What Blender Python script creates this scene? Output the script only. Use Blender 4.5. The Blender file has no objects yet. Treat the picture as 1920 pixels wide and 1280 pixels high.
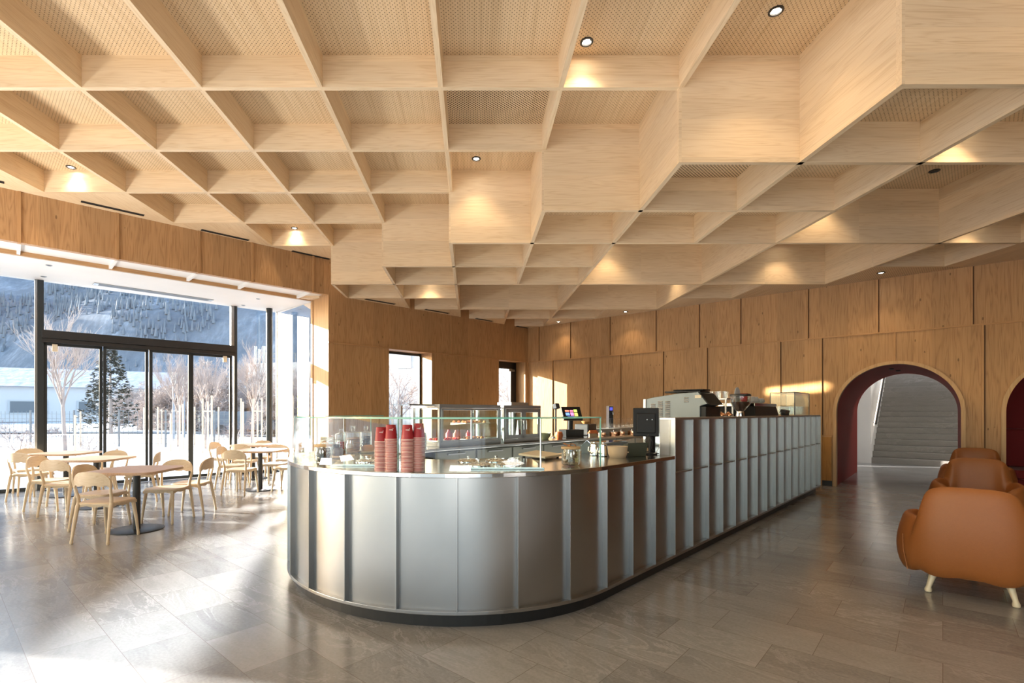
import bpy, math, random
from math import sin, cos, pi, sqrt, atan2, radians as R_, hypot
from mathutils import Vector, Matrix
random.seed(7)
sc = bpy.context.scene
COL = sc.collection
EYE, F, CX, CY = 1.45, 950.0, 885.0, 772.7

# ------------------------------------------------------------------ helpers
class MB:
    """collects geometry for ONE mesh object"""
    def __init__(s): s.v = []; s.f = []; s.m = []
    def add(s, vs, fs, mi=0):
        o = len(s.v); s.v += [tuple(p) for p in vs]
        s.f += [tuple(i + o for i in f) for f in fs]; s.m += [mi] * len(fs); return s
    def box(s, c, d, rz=0, mi=0, rx=0, ry=0):
        hx, hy, hz = d[0] / 2, d[1] / 2, d[2] / 2
        M = Matrix.Translation(c) @ Matrix.Rotation(rz, 4, 'Z') @ Matrix.Rotation(ry, 4, 'Y') @ Matrix.Rotation(rx, 4, 'X')
        vs = [M @ Vector((x, y, z)) for x in (-hx, hx) for y in (-hy, hy) for z in (-hz, hz)]
        return s.add(vs, [(0, 1, 3, 2), (4, 6, 7, 5), (0, 4, 5, 1), (2, 3, 7, 6), (0, 2, 6, 4), (1, 5, 7, 3)], mi)
    def bb(s, x0, x1, y0, y1, z0, z1, mi=0):
        return s.box(((x0 + x1) / 2, (y0 + y1) / 2, (z0 + z1) / 2), (abs(x1 - x0), abs(y1 - y0), abs(z1 - z0)), 0, mi)
    def prism(s, pts, z0, z1, mi=0):
        n = len(pts)
        a = sum(pts[i][0] * pts[(i + 1) % n][1] - pts[(i + 1) % n][0] * pts[i][1] for i in range(n))
        if a < 0: pts = pts[::-1]
        vs = [(p[0], p[1], z0) for p in pts] + [(p[0], p[1], z1) for p in pts]
        fs = [tuple(range(n))[::-1], tuple(range(n, 2 * n))] + [(i, (i + 1) % n, n + (i + 1) % n, n + i) for i in range(n)]
        return s.add(vs, fs, mi)
    def strip(s, A, B, z0, z1, mi=0, closed=False):
        """solid band between plan curves A and B from z0 to z1"""
        n = len(A)
        vs = []
        for a, b in zip(A, B): vs += [(a[0], a[1], z0), (b[0], b[1], z0), (b[0], b[1], z1), (a[0], a[1], z1)]
        fs = []
        for i in range(n if closed else n - 1):
            o, q = 4 * i, 4 * ((i + 1) % n)
            for k in range(4): fs.append((o + k, o + (k + 1) % 4, q + (k + 1) % 4, q + k))
        if not closed: fs += [(3, 2, 1, 0), (4 * n - 4, 4 * n - 3, 4 * n - 2, 4 * n - 1)]
        return s.add(vs, fs, mi)
    def tube(s, path, rad, n=8, mi=0, cap=True):
        P = [Vector(p) for p in path]
        if not hasattr(rad, '__len__'): rad = [rad] * len(P)
        vs = []; up = None
        for i, p in enumerate(P):
            t = (P[min(i + 1, len(P) - 1)] - P[max(i - 1, 0)]).normalized()
            if up is None:
                up = t.orthogonal().normalized()
            else:
                up = (up - t * up.dot(t)); up = up.normalized() if up.length > 1e-5 else t.orthogonal().normalized()
            w = t.cross(up)
            for k in range(n):
                a = 2 * pi * k / n
                vs.append(p + (up * cos(a) + w * sin(a)) * rad[i])
        fs = []
        for i in range(len(P) - 1):
            for k in range(n):
                fs.append((i * n + k, i * n + (k + 1) % n, (i + 1) * n + (k + 1) % n, (i + 1) * n + k))
        if cap:
            fs.append(tuple(range(n))[::-1]); fs.append(tuple((len(P) - 1) * n + k for k in range(n)))
        return s.add(vs, fs, mi)
    def lathe(s, prof, c=(0, 0, 0), n=24, mi=0, sx=1, sy=1):
        vs = []; fs = []
        for r, z in prof:
            for k in range(n):
                a = 2 * pi * k / n
                vs.append((c[0] + r * cos(a) * sx, c[1] + r * sin(a) * sy, c[2] + z))
        for i in range(len(prof) - 1):
            for k in range(n):
                fs.append((i * n + k, i * n + (k + 1) % n, (i + 1) * n + (k + 1) % n, (i + 1) * n + k))
        if prof[0][0] > 1e-4: fs.append(tuple(range(n))[::-1])
        if prof[-1][0] > 1e-4: fs.append(tuple((len(prof) - 1) * n + k for k in range(n)))
        return s.add(vs, fs, mi)
    def grid(s, fn, nu, nv, mi=0):
        vs = [fn(i / nu, j / nv) for i in range(nu + 1) for j in range(nv + 1)]
        fs = [(i * (nv + 1) + j, (i + 1) * (nv + 1) + j, (i + 1) * (nv + 1) + j + 1, i * (nv + 1) + j + 1) for i in range(nu) for j in range(nv)]
        return s.add(vs, fs, mi)
    def build(s, name, mat, parent=None, smooth=False, bevel=0, loc=None, rz=0, seg=2, subsurf=0):
        me = bpy.data.meshes.new(name)
        me.from_pydata(s.v, [], s.f); 
        for m in (mat if isinstance(mat, (list, tuple)) else [mat]): me.materials.append(m)
        if any(s.m): me.polygons.foreach_set('material_index', s.m)
        me.validate(); me.update()
        o = bpy.data.objects.new(name, me); COL.objects.link(o)
        if parent: o.parent = parent
        if loc is not None: o.location = loc
        o.rotation_euler = (0, 0, rz)
        if smooth:
            me.polygons.foreach_set('use_smooth', [True] * len(me.polygons))
            try: me.set_sharp_from_angle(angle=R_(40))
            except Exception: pass
        if bevel:
            b = o.modifiers.new('bevel', 'BEVEL'); b.width = bevel; b.segments = seg; b.limit_method = 'ANGLE'; b.angle_limit = R_(40)
            b.harden_normals = False
        if subsurf:
            q = o.modifiers.new('sub', 'SUBSURF'); q.levels = subsurf; q.render_levels = subsurf
        return o

def tag(o, label=None, cat=None, group=None, kind=None):
    if label: o['label'] = label
    if cat: o['category'] = cat
    if group: o['group'] = group
    if kind: o['kind'] = kind
    return o
def thing(name, label, cat, loc=(0, 0, 0), rz=0, group=None):
    o = bpy.data.objects.new(name, None); COL.objects.link(o); o.location = loc; o.rotation_euler = (0, 0, rz)
    o.empty_display_size = .1
    return tag(o, label, cat, group)
def struct(o): o['kind'] = 'structure'; return o
def dup(root, loc=None, rz=None, label=None, group=None):
    r = root.copy(); COL.objects.link(r)
    if loc is not None: r.location = loc
    if rz is not None: r.rotation_euler = (0, 0, rz)
    if label: r['label'] = label
    if group: r['group'] = group
    def kids(src, dst):
        for ch in list(src.children):
            if ch.name.startswith('~'): continue
            c = ch.copy(); COL.objects.link(c); c.parent = dst; kids(ch, c)
    kids(root, r)
    return r
def floor_at(px, py, z=0.0):
    d = F * (EYE - z) / (py - CY); return ((px - CX) / F * d, d)
def at(px, Y): return (px - CX) / F * Y
def zat(py, Y): return EYE + (CY - py) * Y / F
def ray_line(px, p, d):
    """plan intersection of the sight line through column px with line p + s d -> s"""
    t = (px - CX) / F
    return (t * p[1] - p[0]) / (d[0] - t * d[1])

# ------------------------------------------------------------------ materials
def new_mat(name):
    m = bpy.data.materials.new(name); m.use_nodes = True; nt = m.node_tree
    for n in list(nt.nodes): nt.nodes.remove(n)
    out = nt.nodes.new('ShaderNodeOutputMaterial'); return m, nt, out
class N:
    def __init__(s, nt): s.nt = nt
    def __call__(s, kind, _inputs=None, **kw):
        n = s.nt.nodes.new('ShaderNode' + kind)
        for k, v in kw.items(): setattr(n, k, v)
        if _inputs:
            for k, v in _inputs.items():
                if isinstance(v, bpy.types.NodeSocket): s.nt.links.new(v, n.inputs[k])
                else: n.inputs[k].default_value = v
        return n
    def link(s, a, b): s.nt.links.new(a, b)
    def math(s, op, a, b=0.0, c=None, clamp=False):
        d = {0: a, 1: b}
        if c is not None: d[2] = c
        n = s('Math', d, operation=op); n.use_clamp = clamp; return n.outputs[0]
    def mixc(s, f, a, b, bt='MIX'):
        n = s('Mix', {0: f, 6: a, 7: b}, data_type='RGBA', blend_type=bt); return n.outputs[2]
    def ramp(s, fac, stops):
        n = s('ValToRGB', {0: fac}); cr = n.color_ramp
        while len(cr.elements) < len(stops): cr.elements.new(.5)
        for e, (p, c) in zip(cr.elements, stops): e.position = p; e.color = c if len(c) == 4 else (*c, 1)
        return n.outputs[0]
def c4(c): return (c[0], c[1], c[2], 1)
def plain(name, col, rough=.5, metal=0, spec=.5, coat=0, bump=0, bscale=80, sheen=0, emit=None, es=0):
    m, nt, out = new_mat(name); n = N(nt)
    p = n('BsdfPrincipled', {'Base Color': c4(col), 'Roughness': rough, 'Metallic': metal, 'Specular IOR Level': spec, 'Coat Weight': coat, 'Sheen Weight': sheen})
    # every surface gets a touch of procedural variation
    tc = n('TexCoord'); no = n('TexNoise', {'Vector': tc.outputs['Object'], 'Scale': bscale * .25, 'Detail': 3.0})
    a = c4([x * .93 for x in col]); b = c4([min(1, x * 1.06) for x in col])
    n.link(n.mixc(no.outputs[0], a, b), p.inputs['Base Color'])
    if bump:
        nb = n('TexNoise', {'Vector': tc.outputs['Object'], 'Scale': bscale, 'Detail': 4.0})
        bp = n('Bump', {'Height': nb.outputs[0], 'Strength': bump, 'Distance': .01}); n.link(bp.outputs[0], p.inputs['Normal'])
    if emit: p.inputs['Emission Color'].default_value = c4(emit); p.inputs['Emission Strength'].default_value = es
    n.link(p.outputs[0], out.inputs[0]); return m
def wood(name, dark, mid, light, axis='x', rough=.5, freq=9, cell=None, board=.16, knots=0, grainbump=.04, vary=.5):
    """grain runs along local `axis`; boards lie side by side across it"""
    m, nt, out = new_mat(name); n = N(nt)
    tc = n('TexCoord'); sp = n('SeparateXYZ', {0: tc.outputs['Object']})
    X, Y, Z = sp.outputs
    if axis == 'x': L, A, B = X, Z, Y
    elif axis == 'y': L, A, B = Y, Z, X
    else: L, A, B = Z, X, Y
    # board index
    if cell: ci = n.math('FLOOR', n.math('DIVIDE', n.math('SUBTRACT', L, cell[0]), cell[1]))
    else: ci = n.math('MULTIPLY', n.math('FLOOR', n.math('DIVIDE', L, 40.0)), 1.0)
    bi = n.math('FLOOR', n.math('DIVIDE', A, board))
    bj = n.math('FLOOR', n.math('DIVIDE', n.math('ADD', B, .013), .31))
    wn = n('TexWhiteNoise', {0: n('CombineXYZ', {0: bi, 1: ci, 2: bj}).outputs[0]}, noise_dimensions='3D')
    rnd = wn.outputs[0]
    sh = n.math('MULTIPLY', rnd, 37.0)
    v = n('CombineXYZ', {0: n.math('ADD', n.math('MULTIPLY', L, .55), sh), 1: n.math('MULTIPLY', A, 7.0), 2: n.math('MULTIPLY', B, 7.0)}).outputs[0]
    big = n('TexNoise', {'Vector': v, 'Scale': 1.3, 'Detail': 2.0, 'Distortion': .6})
    rings = n.math('FRACT', n.math('MULTIPLY', big.outputs[0], float(freq)))
    rings = n.math('ABSOLUTE', n.math('SUBTRACT', rings, .5))
    v2 = n('CombineXYZ', {0: n.math('ADD', n.math('MULTIPLY', L, 1.2), sh), 1: n.math('MULTIPLY', A, 60.0), 2: n.math('MULTIPLY', B, 60.0)}).outputs[0]
    fine = n('TexNoise', {'Vector': v2, 'Scale': 2.0, 'Detail': 4.0})
    t = n.math('ADD', n.math('ADD', n.math('MULTIPLY', rings, .58), .16), n.math('MULTIPLY', n.math('SUBTRACT', fine.outputs[0], .5), .9), clamp=True)
    col = n.ramp(t, [(0.0, dark), (.28, mid), (.75, light)])
    tone = n.math('ADD', n.math('MULTIPLY', n.math('SUBTRACT', rnd, .5), .22 * vary), 1.0)
    hs = n('HueSaturation', {'Value': tone, 'Color': col})
    col = hs.outputs[0]
    if knots:
        vk = n('CombineXYZ', {0: n.math('MULTIPLY', L, 1.6), 1: n.math('MULTIPLY', A, 4.2), 2: n.math('MULTIPLY', B, 4.0)}).outputs[0]
        vo = n('TexVoronoi', {'Vector': vk, 'Scale': 1.5})
        kf = n.math('LESS_THAN', vo.outputs['Distance'], knots)
        kr = n('TexNoise', {'Vector': tc.outputs['Object'], 'Scale': 2.3})
        kf = n.math('MULTIPLY', kf, n.math('GREATER_THAN', kr.outputs[0], .47))
        col = n.mixc(n.math('MULTIPLY', kf, .65), col, c4([x * .35 for x in dark]))
    p = n('BsdfPrincipled', {'Base Color': col, 'Roughness': rough, 'Specular IOR Level': .35})
    if grainbump:
        bp = n('Bump', {'Height': fine.outputs[0], 'Strength': grainbump, 'Distance': .004}); n.link(bp.outputs[0], p.inputs['Normal'])
    n.link(p.outputs[0], out.inputs[0]); return m
def glass(name, tint=(1, 1, 1), ior=1.45, rough=0.0, refl=1.0):
    m, nt, out = new_mat(name); n = N(nt)
    tr = n('BsdfTransparent', {0: c4(tint)}); gl = n('BsdfGlossy', {0: (1, 1, 1, 1), 'Roughness': rough})
    bf = n('NewGeometry').outputs['Backfacing']
    fr = n('Fresnel', {0: n.math('ADD', n.math('MULTIPLY', bf, 1.0 / ior - ior), ior)}); f = n.math('MULTIPLY', fr.outputs[0], refl, clamp=True)
    mx = n('MixShader', {0: f, 1: tr.outputs[0], 2: gl.outputs[0]}); n.link(mx.outputs[0], out.inputs[0]); return m
def steel(name, col=(.62, .62, .62), rough=.3, axis='z', amt=.12, streak=1.0):
    m, nt, out = new_mat(name); n = N(nt)
    tc = n('TexCoord'); mp = n('Mapping', {0: tc.outputs['Object'], 3: (40, 40, .6) if axis == 'z' else (.6, .6, 40)})
    no = n('TexNoise', {'Vector': mp.outputs[0], 'Scale': 1.5, 'Detail': 3.0})
    bl = n('TexNoise', {'Vector': tc.outputs['Object'], 'Scale': 2.2, 'Detail': 4.0})
    cc = n.mixc(bl.outputs[0], c4([x * .88 for x in col]), c4([min(1, x * 1.1) for x in col]))
    rr = n.math('ADD', n.math('MULTIPLY', n.math('SUBTRACT', no.outputs[0], .5), amt), rough)
    rr = n.math('ADD', rr, n.math('MULTIPLY', n.math('SUBTRACT', bl.outputs[0], .5), .06))
    p = n('BsdfPrincipled', {'Base Color': cc, 'Metallic': 1.0, 'Roughness': rr})
    n.link(p.outputs[0], out.inputs[0]); return m
def emis(name, col, st):
    m, nt, out = new_mat(name); n = N(nt); e = n('Emission', {0: c4(col), 1: st}); n.link(e.outputs[0], out.inputs[0]); return m

PINE = dict(dark=(.66, .48, .285), mid=(.77, .60, .39), light=(.81, .655, .45))
X0G, Y0G, CELL, BT = -.3135, 5.044, 1.2, .052
M = {}
M['pine_x'] = wood('pine along the cross beams', axis='x', cell=(X0G, CELL), board=.19, **PINE)
M['pine_y'] = wood('pine along the long beams', axis='y', cell=(Y0G, CELL), board=.19, **PINE)
OAK = dict(dark=(.285, .15, .064), mid=(.45, .26, .12), light=(.515, .315, .155))
M['oak'] = wood('oak wall panelling', axis='z', board=.24, knots=.075, freq=7, vary=.8, **OAK)
M['oak_trim'] = wood('oak batten', axis='z', board=2, freq=5, dark=(.33, .18, .08), mid=(.46, .26, .115), light=(.52, .31, .15))
M['oak_trimx'] = wood('oak rail', axis='x', board=2, freq=5, dark=(.33, .18, .08), mid=(.46, .26, .115), light=(.52, .31, .15))
M['oak_light'] = wood('light oak arch lining', axis='z', board=2, freq=4, dark=(.42, .26, .13), mid=(.52, .34, .18), light=(.58, .39, .22))
M['oak_shadow'] = plain('painted shadow beside oak battens', (.12, .055, .022), .7)
M['oak_orange'] = wood('amber oak base panel', axis='z', board=.3, freq=6, dark=(.30, .13, .03), mid=(.45, .21, .055), light=(.5, .25, .07))
M['ash'] = wood('pale ash furniture', axis='z', board=3, freq=8, dark=(.56, .42, .26), mid=(.66, .525, .37), light=(.72, .595, .44), rough=.42)
M['ash_x'] = wood('pale ash seat', axis='x', board=.5, freq=9, dark=(.56, .42, .27), mid=(.66, .53, .38), light=(.73, .61, .46), rough=.42)
M['ash_top'] = wood('washed oak table top', axis='y', board=.2, freq=7, dark=(.42, .27, .17), mid=(.55, .38, .26), light=(.60, .44, .31), rough=.35)
M['white_soffit'] = plain('white stained soffit board', (.80, .78, .74), .6, bscale=6)
M['white_wall'] = plain('white painted plaster', (.74, .74, .73), .7, bscale=8)
M['black'] = plain('matt black powder coat', (.018, .018, .020), .4, bscale=60)
M['kick'] = plain('black plinth', (.012, .012, .013), .45)
M['frame'] = plain('anthracite aluminium frame', (.035, .042, .048), .35, metal=.4)
M['frame_light'] = plain('silver aluminium edge', (.35, .37, .39), .3, metal=.8)
M['steel'] = steel('brushed stainless steel', col=(.38, .385, .39), rough=.32, amt=.05)
M['steel_dark'] = steel('stainless counter cladding', col=(.365, .365, .365), rough=.32, amt=.04)
M['steel_top'] = steel('stainless worktop', col=(.46, .46, .46), rough=.17, axis='x', amt=.05)
M['chrome'] = steel('polished steel', col=(.78, .78, .77), rough=.09, amt=.03)
M['grey_metal'] = plain('pale grey enamelled metal', (.20, .235, .255), .42, metal=.3, bscale=10)
M['zinc'] = steel('galvanised sheet', col=(.52, .53, .55), rough=.42)
M['glass'] = glass('clear window glass', (.97, .985, .98), refl=.9)
M['glass_side'] = glass('reflective side glass', (.93, .95, .95), refl=1.6)
M['screen_glass'] = glass('curved screen glass', (.965, .99, .98), ior=1.4, refl=.8)
M['glass_edge'] = plain('green glass edge', (.20, .52, .44), .12, coat=1)
M['jar'] = glass('jar glass', (.94, .96, .96), ior=1.5, refl=1.5)
M['red'] = plain('oxblood lacquer', (.30, .018, .012), .62, spec=.25, bscale=4)
M['red_felt'] = plain('crimson upholstery', (.19, .006, .010), .8, sheen=.2, bump=.2, bscale=300)
M['leather'] = plain('tan saddle leather', (.285, .098, .024), .45, bump=.12, bscale=260)
M['leather_seam'] = plain('tan seam thread', (.34, .13, .04), .5)
M['ivory'] = plain('ivory lacquered leg', (.66, .58, .42), .35)
M['lamp'] = emis('lamp lens', (1, .86, .66), 45)
M['lamp_cool'] = emis('small lamp lens', (1, .90, .75), 18)
M['black_gloss'] = plain('black plastic', (.010, .010, .011), .42, spec=.25)
M['slot'] = plain('dark air slot', (.01, .01, .01), .7)
M['lid_wood'] = wood('bamboo lid', axis='x', board=.5, freq=6, dark=(.42, .24, .11), mid=(.58, .36, .18), light=(.66, .43, .24))
M['rear'] = plain('dark brown rear wall', (.10, .075, .06), .6, bscale=5)
M['choc'] = plain('dark chocolate', (.05, .022, .014), .4, bscale=60)
M['sugar'] = plain('brown sugar cubes', (.36, .22, .11), .7, bscale=60, bump=.3)
M['cookie'] = plain('baked cookie', (.52, .25, .08), .75, bscale=40, bump=.3)
M['paper'] = plain('brown baking paper', (.60, .43, .27), .7, bscale=20)
M['cup_red'] = plain('burgundy paper cup', (.30, .014, .020), .45)
M['cup_rim'] = plain('cream cup rim', (.74, .58, .52), .5)
M['white'] = plain('white plastic', (.80, .80, .78), .35)
M['board'] = plain('cream cutting board', (.66, .58, .46), .45)
M['green_grey'] = plain('green grey box', (.045, .052, .035), .45)
M['beige'] = plain('beige paper bowl', (.58, .45, .30), .6, bscale=30)
M['orange'] = plain('orange plastic', (.62, .16, .05), .4)
M['tomato'] = plain('bright red syrup', (.55, .02, .012), .25)
M['copper'] = steel('copper', col=(.72, .36, .20), rough=.18)
M['stone_stair'] = None
M['fascia'] = plain('olive grey steel cabinet front', (.17, .175, .15), .4, metal=.4, bscale=6)
M['silver_card'] = plain('pale card', (.70, .62, .48), .6)

def perforated(name, pitch, rad):
    m, nt, out = new_mat(name); n = N(nt)
    tc = n('TexCoord'); sp = n('SeparateXYZ', {0: tc.outputs['Object']}); X, Y = sp.outputs[0], sp.outputs[1]
    u = n.math('DIVIDE', X, pitch); v = n.math('DIVIDE', Y, pitch * .5)
    row = n.math('FLOOR', v); off = n.math('MULTIPLY', n.math('MODULO', n.math('ABSOLUTE', row), 2.0), .5)
    fu = n.math('SUBTRACT', n.math('FRACT', n.math('ADD', u, off)), .5)
    fv = n.math('MULTIPLY', n.math('SUBTRACT', n.math('FRACT', v), .5), .5)
    d = n.math('SQRT', n.math('ADD', n.math('MULTIPLY', fu, fu), n.math('MULTIPLY', fv, fv)))
    hole = n.math('LESS_THAN', d, rad / pitch)
    vn = n('CombineXYZ', {0: n.math('MULTIPLY', X, 30.0), 1: n.math('MULTIPLY', Y, .8), 2: 0.0}).outputs[0]
    g = n('TexNoise', {'Vector': vn, 'Scale': 1.0, 'Detail': 4.0})
    col = n.ramp(g.outputs[0], [(.25, (.60, .43, .25)), (.5, (.70, .53, .33)), (.8, (.76, .59, .39))])
    col = n.mixc(hole, col, (.06, .03, .012, 1))
    p = n('BsdfPrincipled', {'Base Color': col, 'Roughness': .6, 'Specular IOR Level': .3}); n.link(p.outputs[0], out.inputs[0]); return m
M['perf'] = perforated('perforated pine ceiling board', .042, .0048)
M['perf_big'] = perforated('coarse perforated pine board', .042, .0095)

def stone(name, c0, c1, c2, ang=0.0, bw=.57, rh=.40, rough=.22, mortar=(.14, .13, .12), tile=True, flip=False):
    m, nt, out = new_mat(name); n = N(nt)
    tc = n('TexCoord')
    mp = n('Mapping', {0: tc.outputs['Object'], 2: (0, 0, ang)})
    src = mp.outputs[0]
    if flip:
        q = n('SeparateXYZ', {0: tc.outputs['Object']}); src = n('CombineXYZ', {0: q.outputs[0], 1: n.math('ADD', q.outputs[1], q.outputs[2]), 2: 0.0}).outputs[0]
    no = n('TexNoise', {'Vector': src, 'Scale': 1.1, 'Detail': 8.0, 'Roughness': .62, 'Distortion': .5})
    fine = n('TexNoise', {'Vector': src, 'Scale': 55.0, 'Detail': 3.0})
    if tile:
        bk = n('TexBrick', {'Vector': src, 'Color1': (.0, .0, .0, 1), 'Color2': (1, 1, 1, 1), 'Mortar': (.5, .5, .5, 1), 'Scale': 1.0, 'Mortar Size': .0016, 'Mortar Smooth': 0.0, 'Bias': 0.0, 'Brick Width': bw, 'Row Height': rh}, offset=.37, offset_frequency=2, squash=1.0, squash_frequency=2)
        tone = bk.outputs[0]; mort = bk.outputs[1]
    # stretched veins whose place shifts per slab
    sv = n('CombineXYZ', {0: n.math('MULTIPLY', n('SeparateColor', {0: tone}).outputs[0], 11.0) if tile else 0.0, 1: 3.0, 2: 0.0}).outputs[0]
    va = n('VectorMath', {0: src, 1: sv}, operation='ADD')
    mv = n('Mapping', {0: va.outputs[0], 2: (0, 0, .35), 3: (.8, 2.6, 1)})
    vein = n('TexNoise', {'Vector': mv.outputs[0], 'Scale': 1.5, 'Detail': 9.0, 'Roughness': .7, 'Distortion': 1.6})
    vl = n.math('SUBTRACT', 1.0, n.math('MULTIPLY', n.math('ABSOLUTE', n.math('SUBTRACT', vein.outputs[0], .5)), 34.0), clamp=True)
    big = n('TexNoise', {'Vector': src, 'Scale': .8}); vl = n.math('MULTIPLY', vl, n.math('MULTIPLY', n.math('SUBTRACT', big.outputs[0], .42), 4.0, clamp=True))
    t = n.math('ADD', n.math('ADD', n.math('MULTIPLY', vein.outputs[0], .5), .14), n.math('MULTIPLY', n.math('SUBTRACT', fine.outputs[0], .5), .35))
    if tile: t = n.math('ADD', t, n.math('MULTIPLY', n.math('SUBTRACT', n('SeparateColor', {0: tone}).outputs[0], .5), .28))
    col = n.ramp(t, [(.12, c0), (.42, c1), (.75, c2)])
    col = n.mixc(n.math('MULTIPLY', vl, .38), col, c4([min(1, x * 1.7) for x in c2]))
    if tile: col = n.mixc(mort, col, c4(mortar))
    rr = n.math('ADD', n.math('MULTIPLY', no.outputs[0], .16), rough)
    p = n('BsdfPrincipled', {'Base Color': col, 'Roughness': rr, 'Specular IOR Level': .9})
    bp = n('Bump', {'Height': fine.outputs[0], 'Strength': .03, 'Distance': .002}); n.link(bp.outputs[0], p.inputs['Normal'])
    n.link(p.outputs[0], out.inputs[0]); return m
M['floor'] = stone('grey quartzite floor slabs', (.15, .154, .16), (.245, .25, .257), (.34, .346, .355), ang=R_(42.9), rough=.12)
M['stone_stair'] = stone('grey stone steps', (.13, .118, .107), (.20, .185, .17), (.28, .26, .24), tile=False, rough=.35, flip=True)

def snow_mat(name, col=(.86, .89, .94)):
    m, nt, out = new_mat(name); n = N(nt); tc = n('TexCoord')
    no = n('TexNoise', {'Vector': tc.outputs['Object'], 'Scale': .7, 'Detail': 6.0})
    cc = n.mixc(no.outputs[0], c4([x * .93 for x in col]), c4(col))
    p = n('BsdfPrincipled', {'Base Color': cc, 'Roughness': .8, 'Specular IOR Level': .2})
    bp = n('Bump', {'Height': no.outputs[0], 'Strength': .5, 'Distance': .3}); n.link(bp.outputs[0], p.inputs['Normal'])
    n.link(p.outputs[0], out.inputs[0]); return m
M['snow'] = snow_mat('fresh snow', (.66, .69, .74))
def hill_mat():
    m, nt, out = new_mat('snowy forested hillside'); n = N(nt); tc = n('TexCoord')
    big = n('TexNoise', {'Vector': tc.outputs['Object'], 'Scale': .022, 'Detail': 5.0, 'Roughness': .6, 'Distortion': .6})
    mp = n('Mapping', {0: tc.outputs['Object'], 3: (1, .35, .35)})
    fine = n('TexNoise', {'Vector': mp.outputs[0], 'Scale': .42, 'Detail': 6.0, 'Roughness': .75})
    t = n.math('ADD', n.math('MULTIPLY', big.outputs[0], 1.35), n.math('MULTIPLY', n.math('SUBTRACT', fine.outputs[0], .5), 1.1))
    col = n.ramp(t, [(.38, (.135, .155, .19)), (.70, (.17, .195, .235)), (.88, (.23, .26, .31)), (1.0, (.33, .37, .44))])  # snow and forest tones kept close and bluish, with haze painted in
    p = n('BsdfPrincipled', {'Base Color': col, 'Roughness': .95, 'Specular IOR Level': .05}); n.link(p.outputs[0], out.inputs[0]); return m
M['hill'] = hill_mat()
M['needles'] = None
def needle_mat(name, green, amt=.5):
    m, nt, out = new_mat(name); n = N(nt); tc = n('TexCoord'); ge = n('NewGeometry')
    no = n('TexNoise', {'Vector': tc.outputs['Object'], 'Scale': 2.5, 'Detail': 5.0})
    up = n('SeparateXYZ', {0: ge.outputs['Normal']}).outputs[2]
    s = n.math('GREATER_THAN', n.math('ADD', n.math('ABSOLUTE', up), no.outputs[0]), 1.0 - amt + .5)
    p = n('BsdfPrincipled', {'Base Color': n.mixc(s, c4(green), (.85, .88, .92, 1)), 'Roughness': .9, 'Specular IOR Level': .1}); n.link(p.outputs[0], out.inputs[0]); return m
M['needles'] = needle_mat('snow dusted conifer needles', (.10, .095, .075), .22)
M['hill_tree'] = plain('distant conifers with painted haze', (.17, .195, .235), .95, bscale=.8)  # conifers paled to blue grey, the distance haze put into their colour
M['bark'] = plain('frosted pale bark', (.36, .30, .27), .85, bscale=20)
M['twig'] = plain('hoarfrost twigs', (.40, .345, .325), .9, bscale=10)
M['twig_dark'] = plain('bare dark twigs', (.26, .21, .20), .9, bscale=10)
M['stake'] = plain('pale timber stake', (.62, .50, .38), .8)
M['road'] = plain('cleared asphalt', (.28, .31, .35), .8)
M['bld'] = plain('white rendered facade', (.52, .51, .52), .8, bscale=.5)
M['bld_grey'] = plain('grey concrete facade', (.42, .43, .45), .8, bscale=2)
M['bld_win'] = plain('dark building window', (.10, .12, .15), .25)
M['roof_snow'] = snow_mat('snowy roof', (.50, .50, .55))
M['wire'] = plain('grey wire fence', (.16, .18, .20), .5)
M['lamp_shade'] = plain('pale lantern glass', (.80, .76, .66), .5)

# ------------------------------------------------------------------ plan frames
K = (1.66, 15.04)
def unit(x, y): h = hypot(x, y); return (x / h, y / h)
uL = unit(-1.09, -1); nL = (-(-uL[1]) * -1, 0)  # placeholder, set below
nL = (uL[1], -uL[0]) if uL[1] * -1 > 0 and False else (-.6760, .7369)
uR = unit(1.075, -1); nR = (-uR[1], uR[0])
ANG_L = atan2(uL[1], uL[0]); ANG_R = atan2(uR[1], uR[0])
nL = (sin(ANG_L), -cos(ANG_L))           # outward from the room
def WL(s, w): return (K[0] + uL[0] * s + nL[0] * w, K[1] + uL[1] * s + nL[1] * w)
def WR(s, w): return (K[0] + uR[0] * s + nR[0] * w, K[1] + uR[1] * s + nR[1] * w)
def sL(px): return ray_line(px, K, uL)
def sR(px): return ray_line(px, K, uR)
# left wall objects: local x = s, local y = -w ; right wall: local x = s, local y = w
def putL(mb, name, mat, **kw): return mb.build(name, mat, loc=(K[0], K[1], 0), rz=ANG_L, **kw)
def putR(mb, name, mat, **kw): return mb.build(name, mat, loc=(K[0], K[1], 0), rz=ANG_R, **kw)
HA, HB = EYE + 3.234, EYE + 2.488
TOP = HA + .45
STRIP = 2.933
s3a, s3b, s2a, s2b, sJ = sL(985), sL(935.5), sL(809.5), sL(729.5), sL(617)
sB = 13.19; HEAD = 3.94; WT = .50; WJ = .764; GD = 2.50      # bay end, bay head, wall thickness, jamb depth, glass depth

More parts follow.
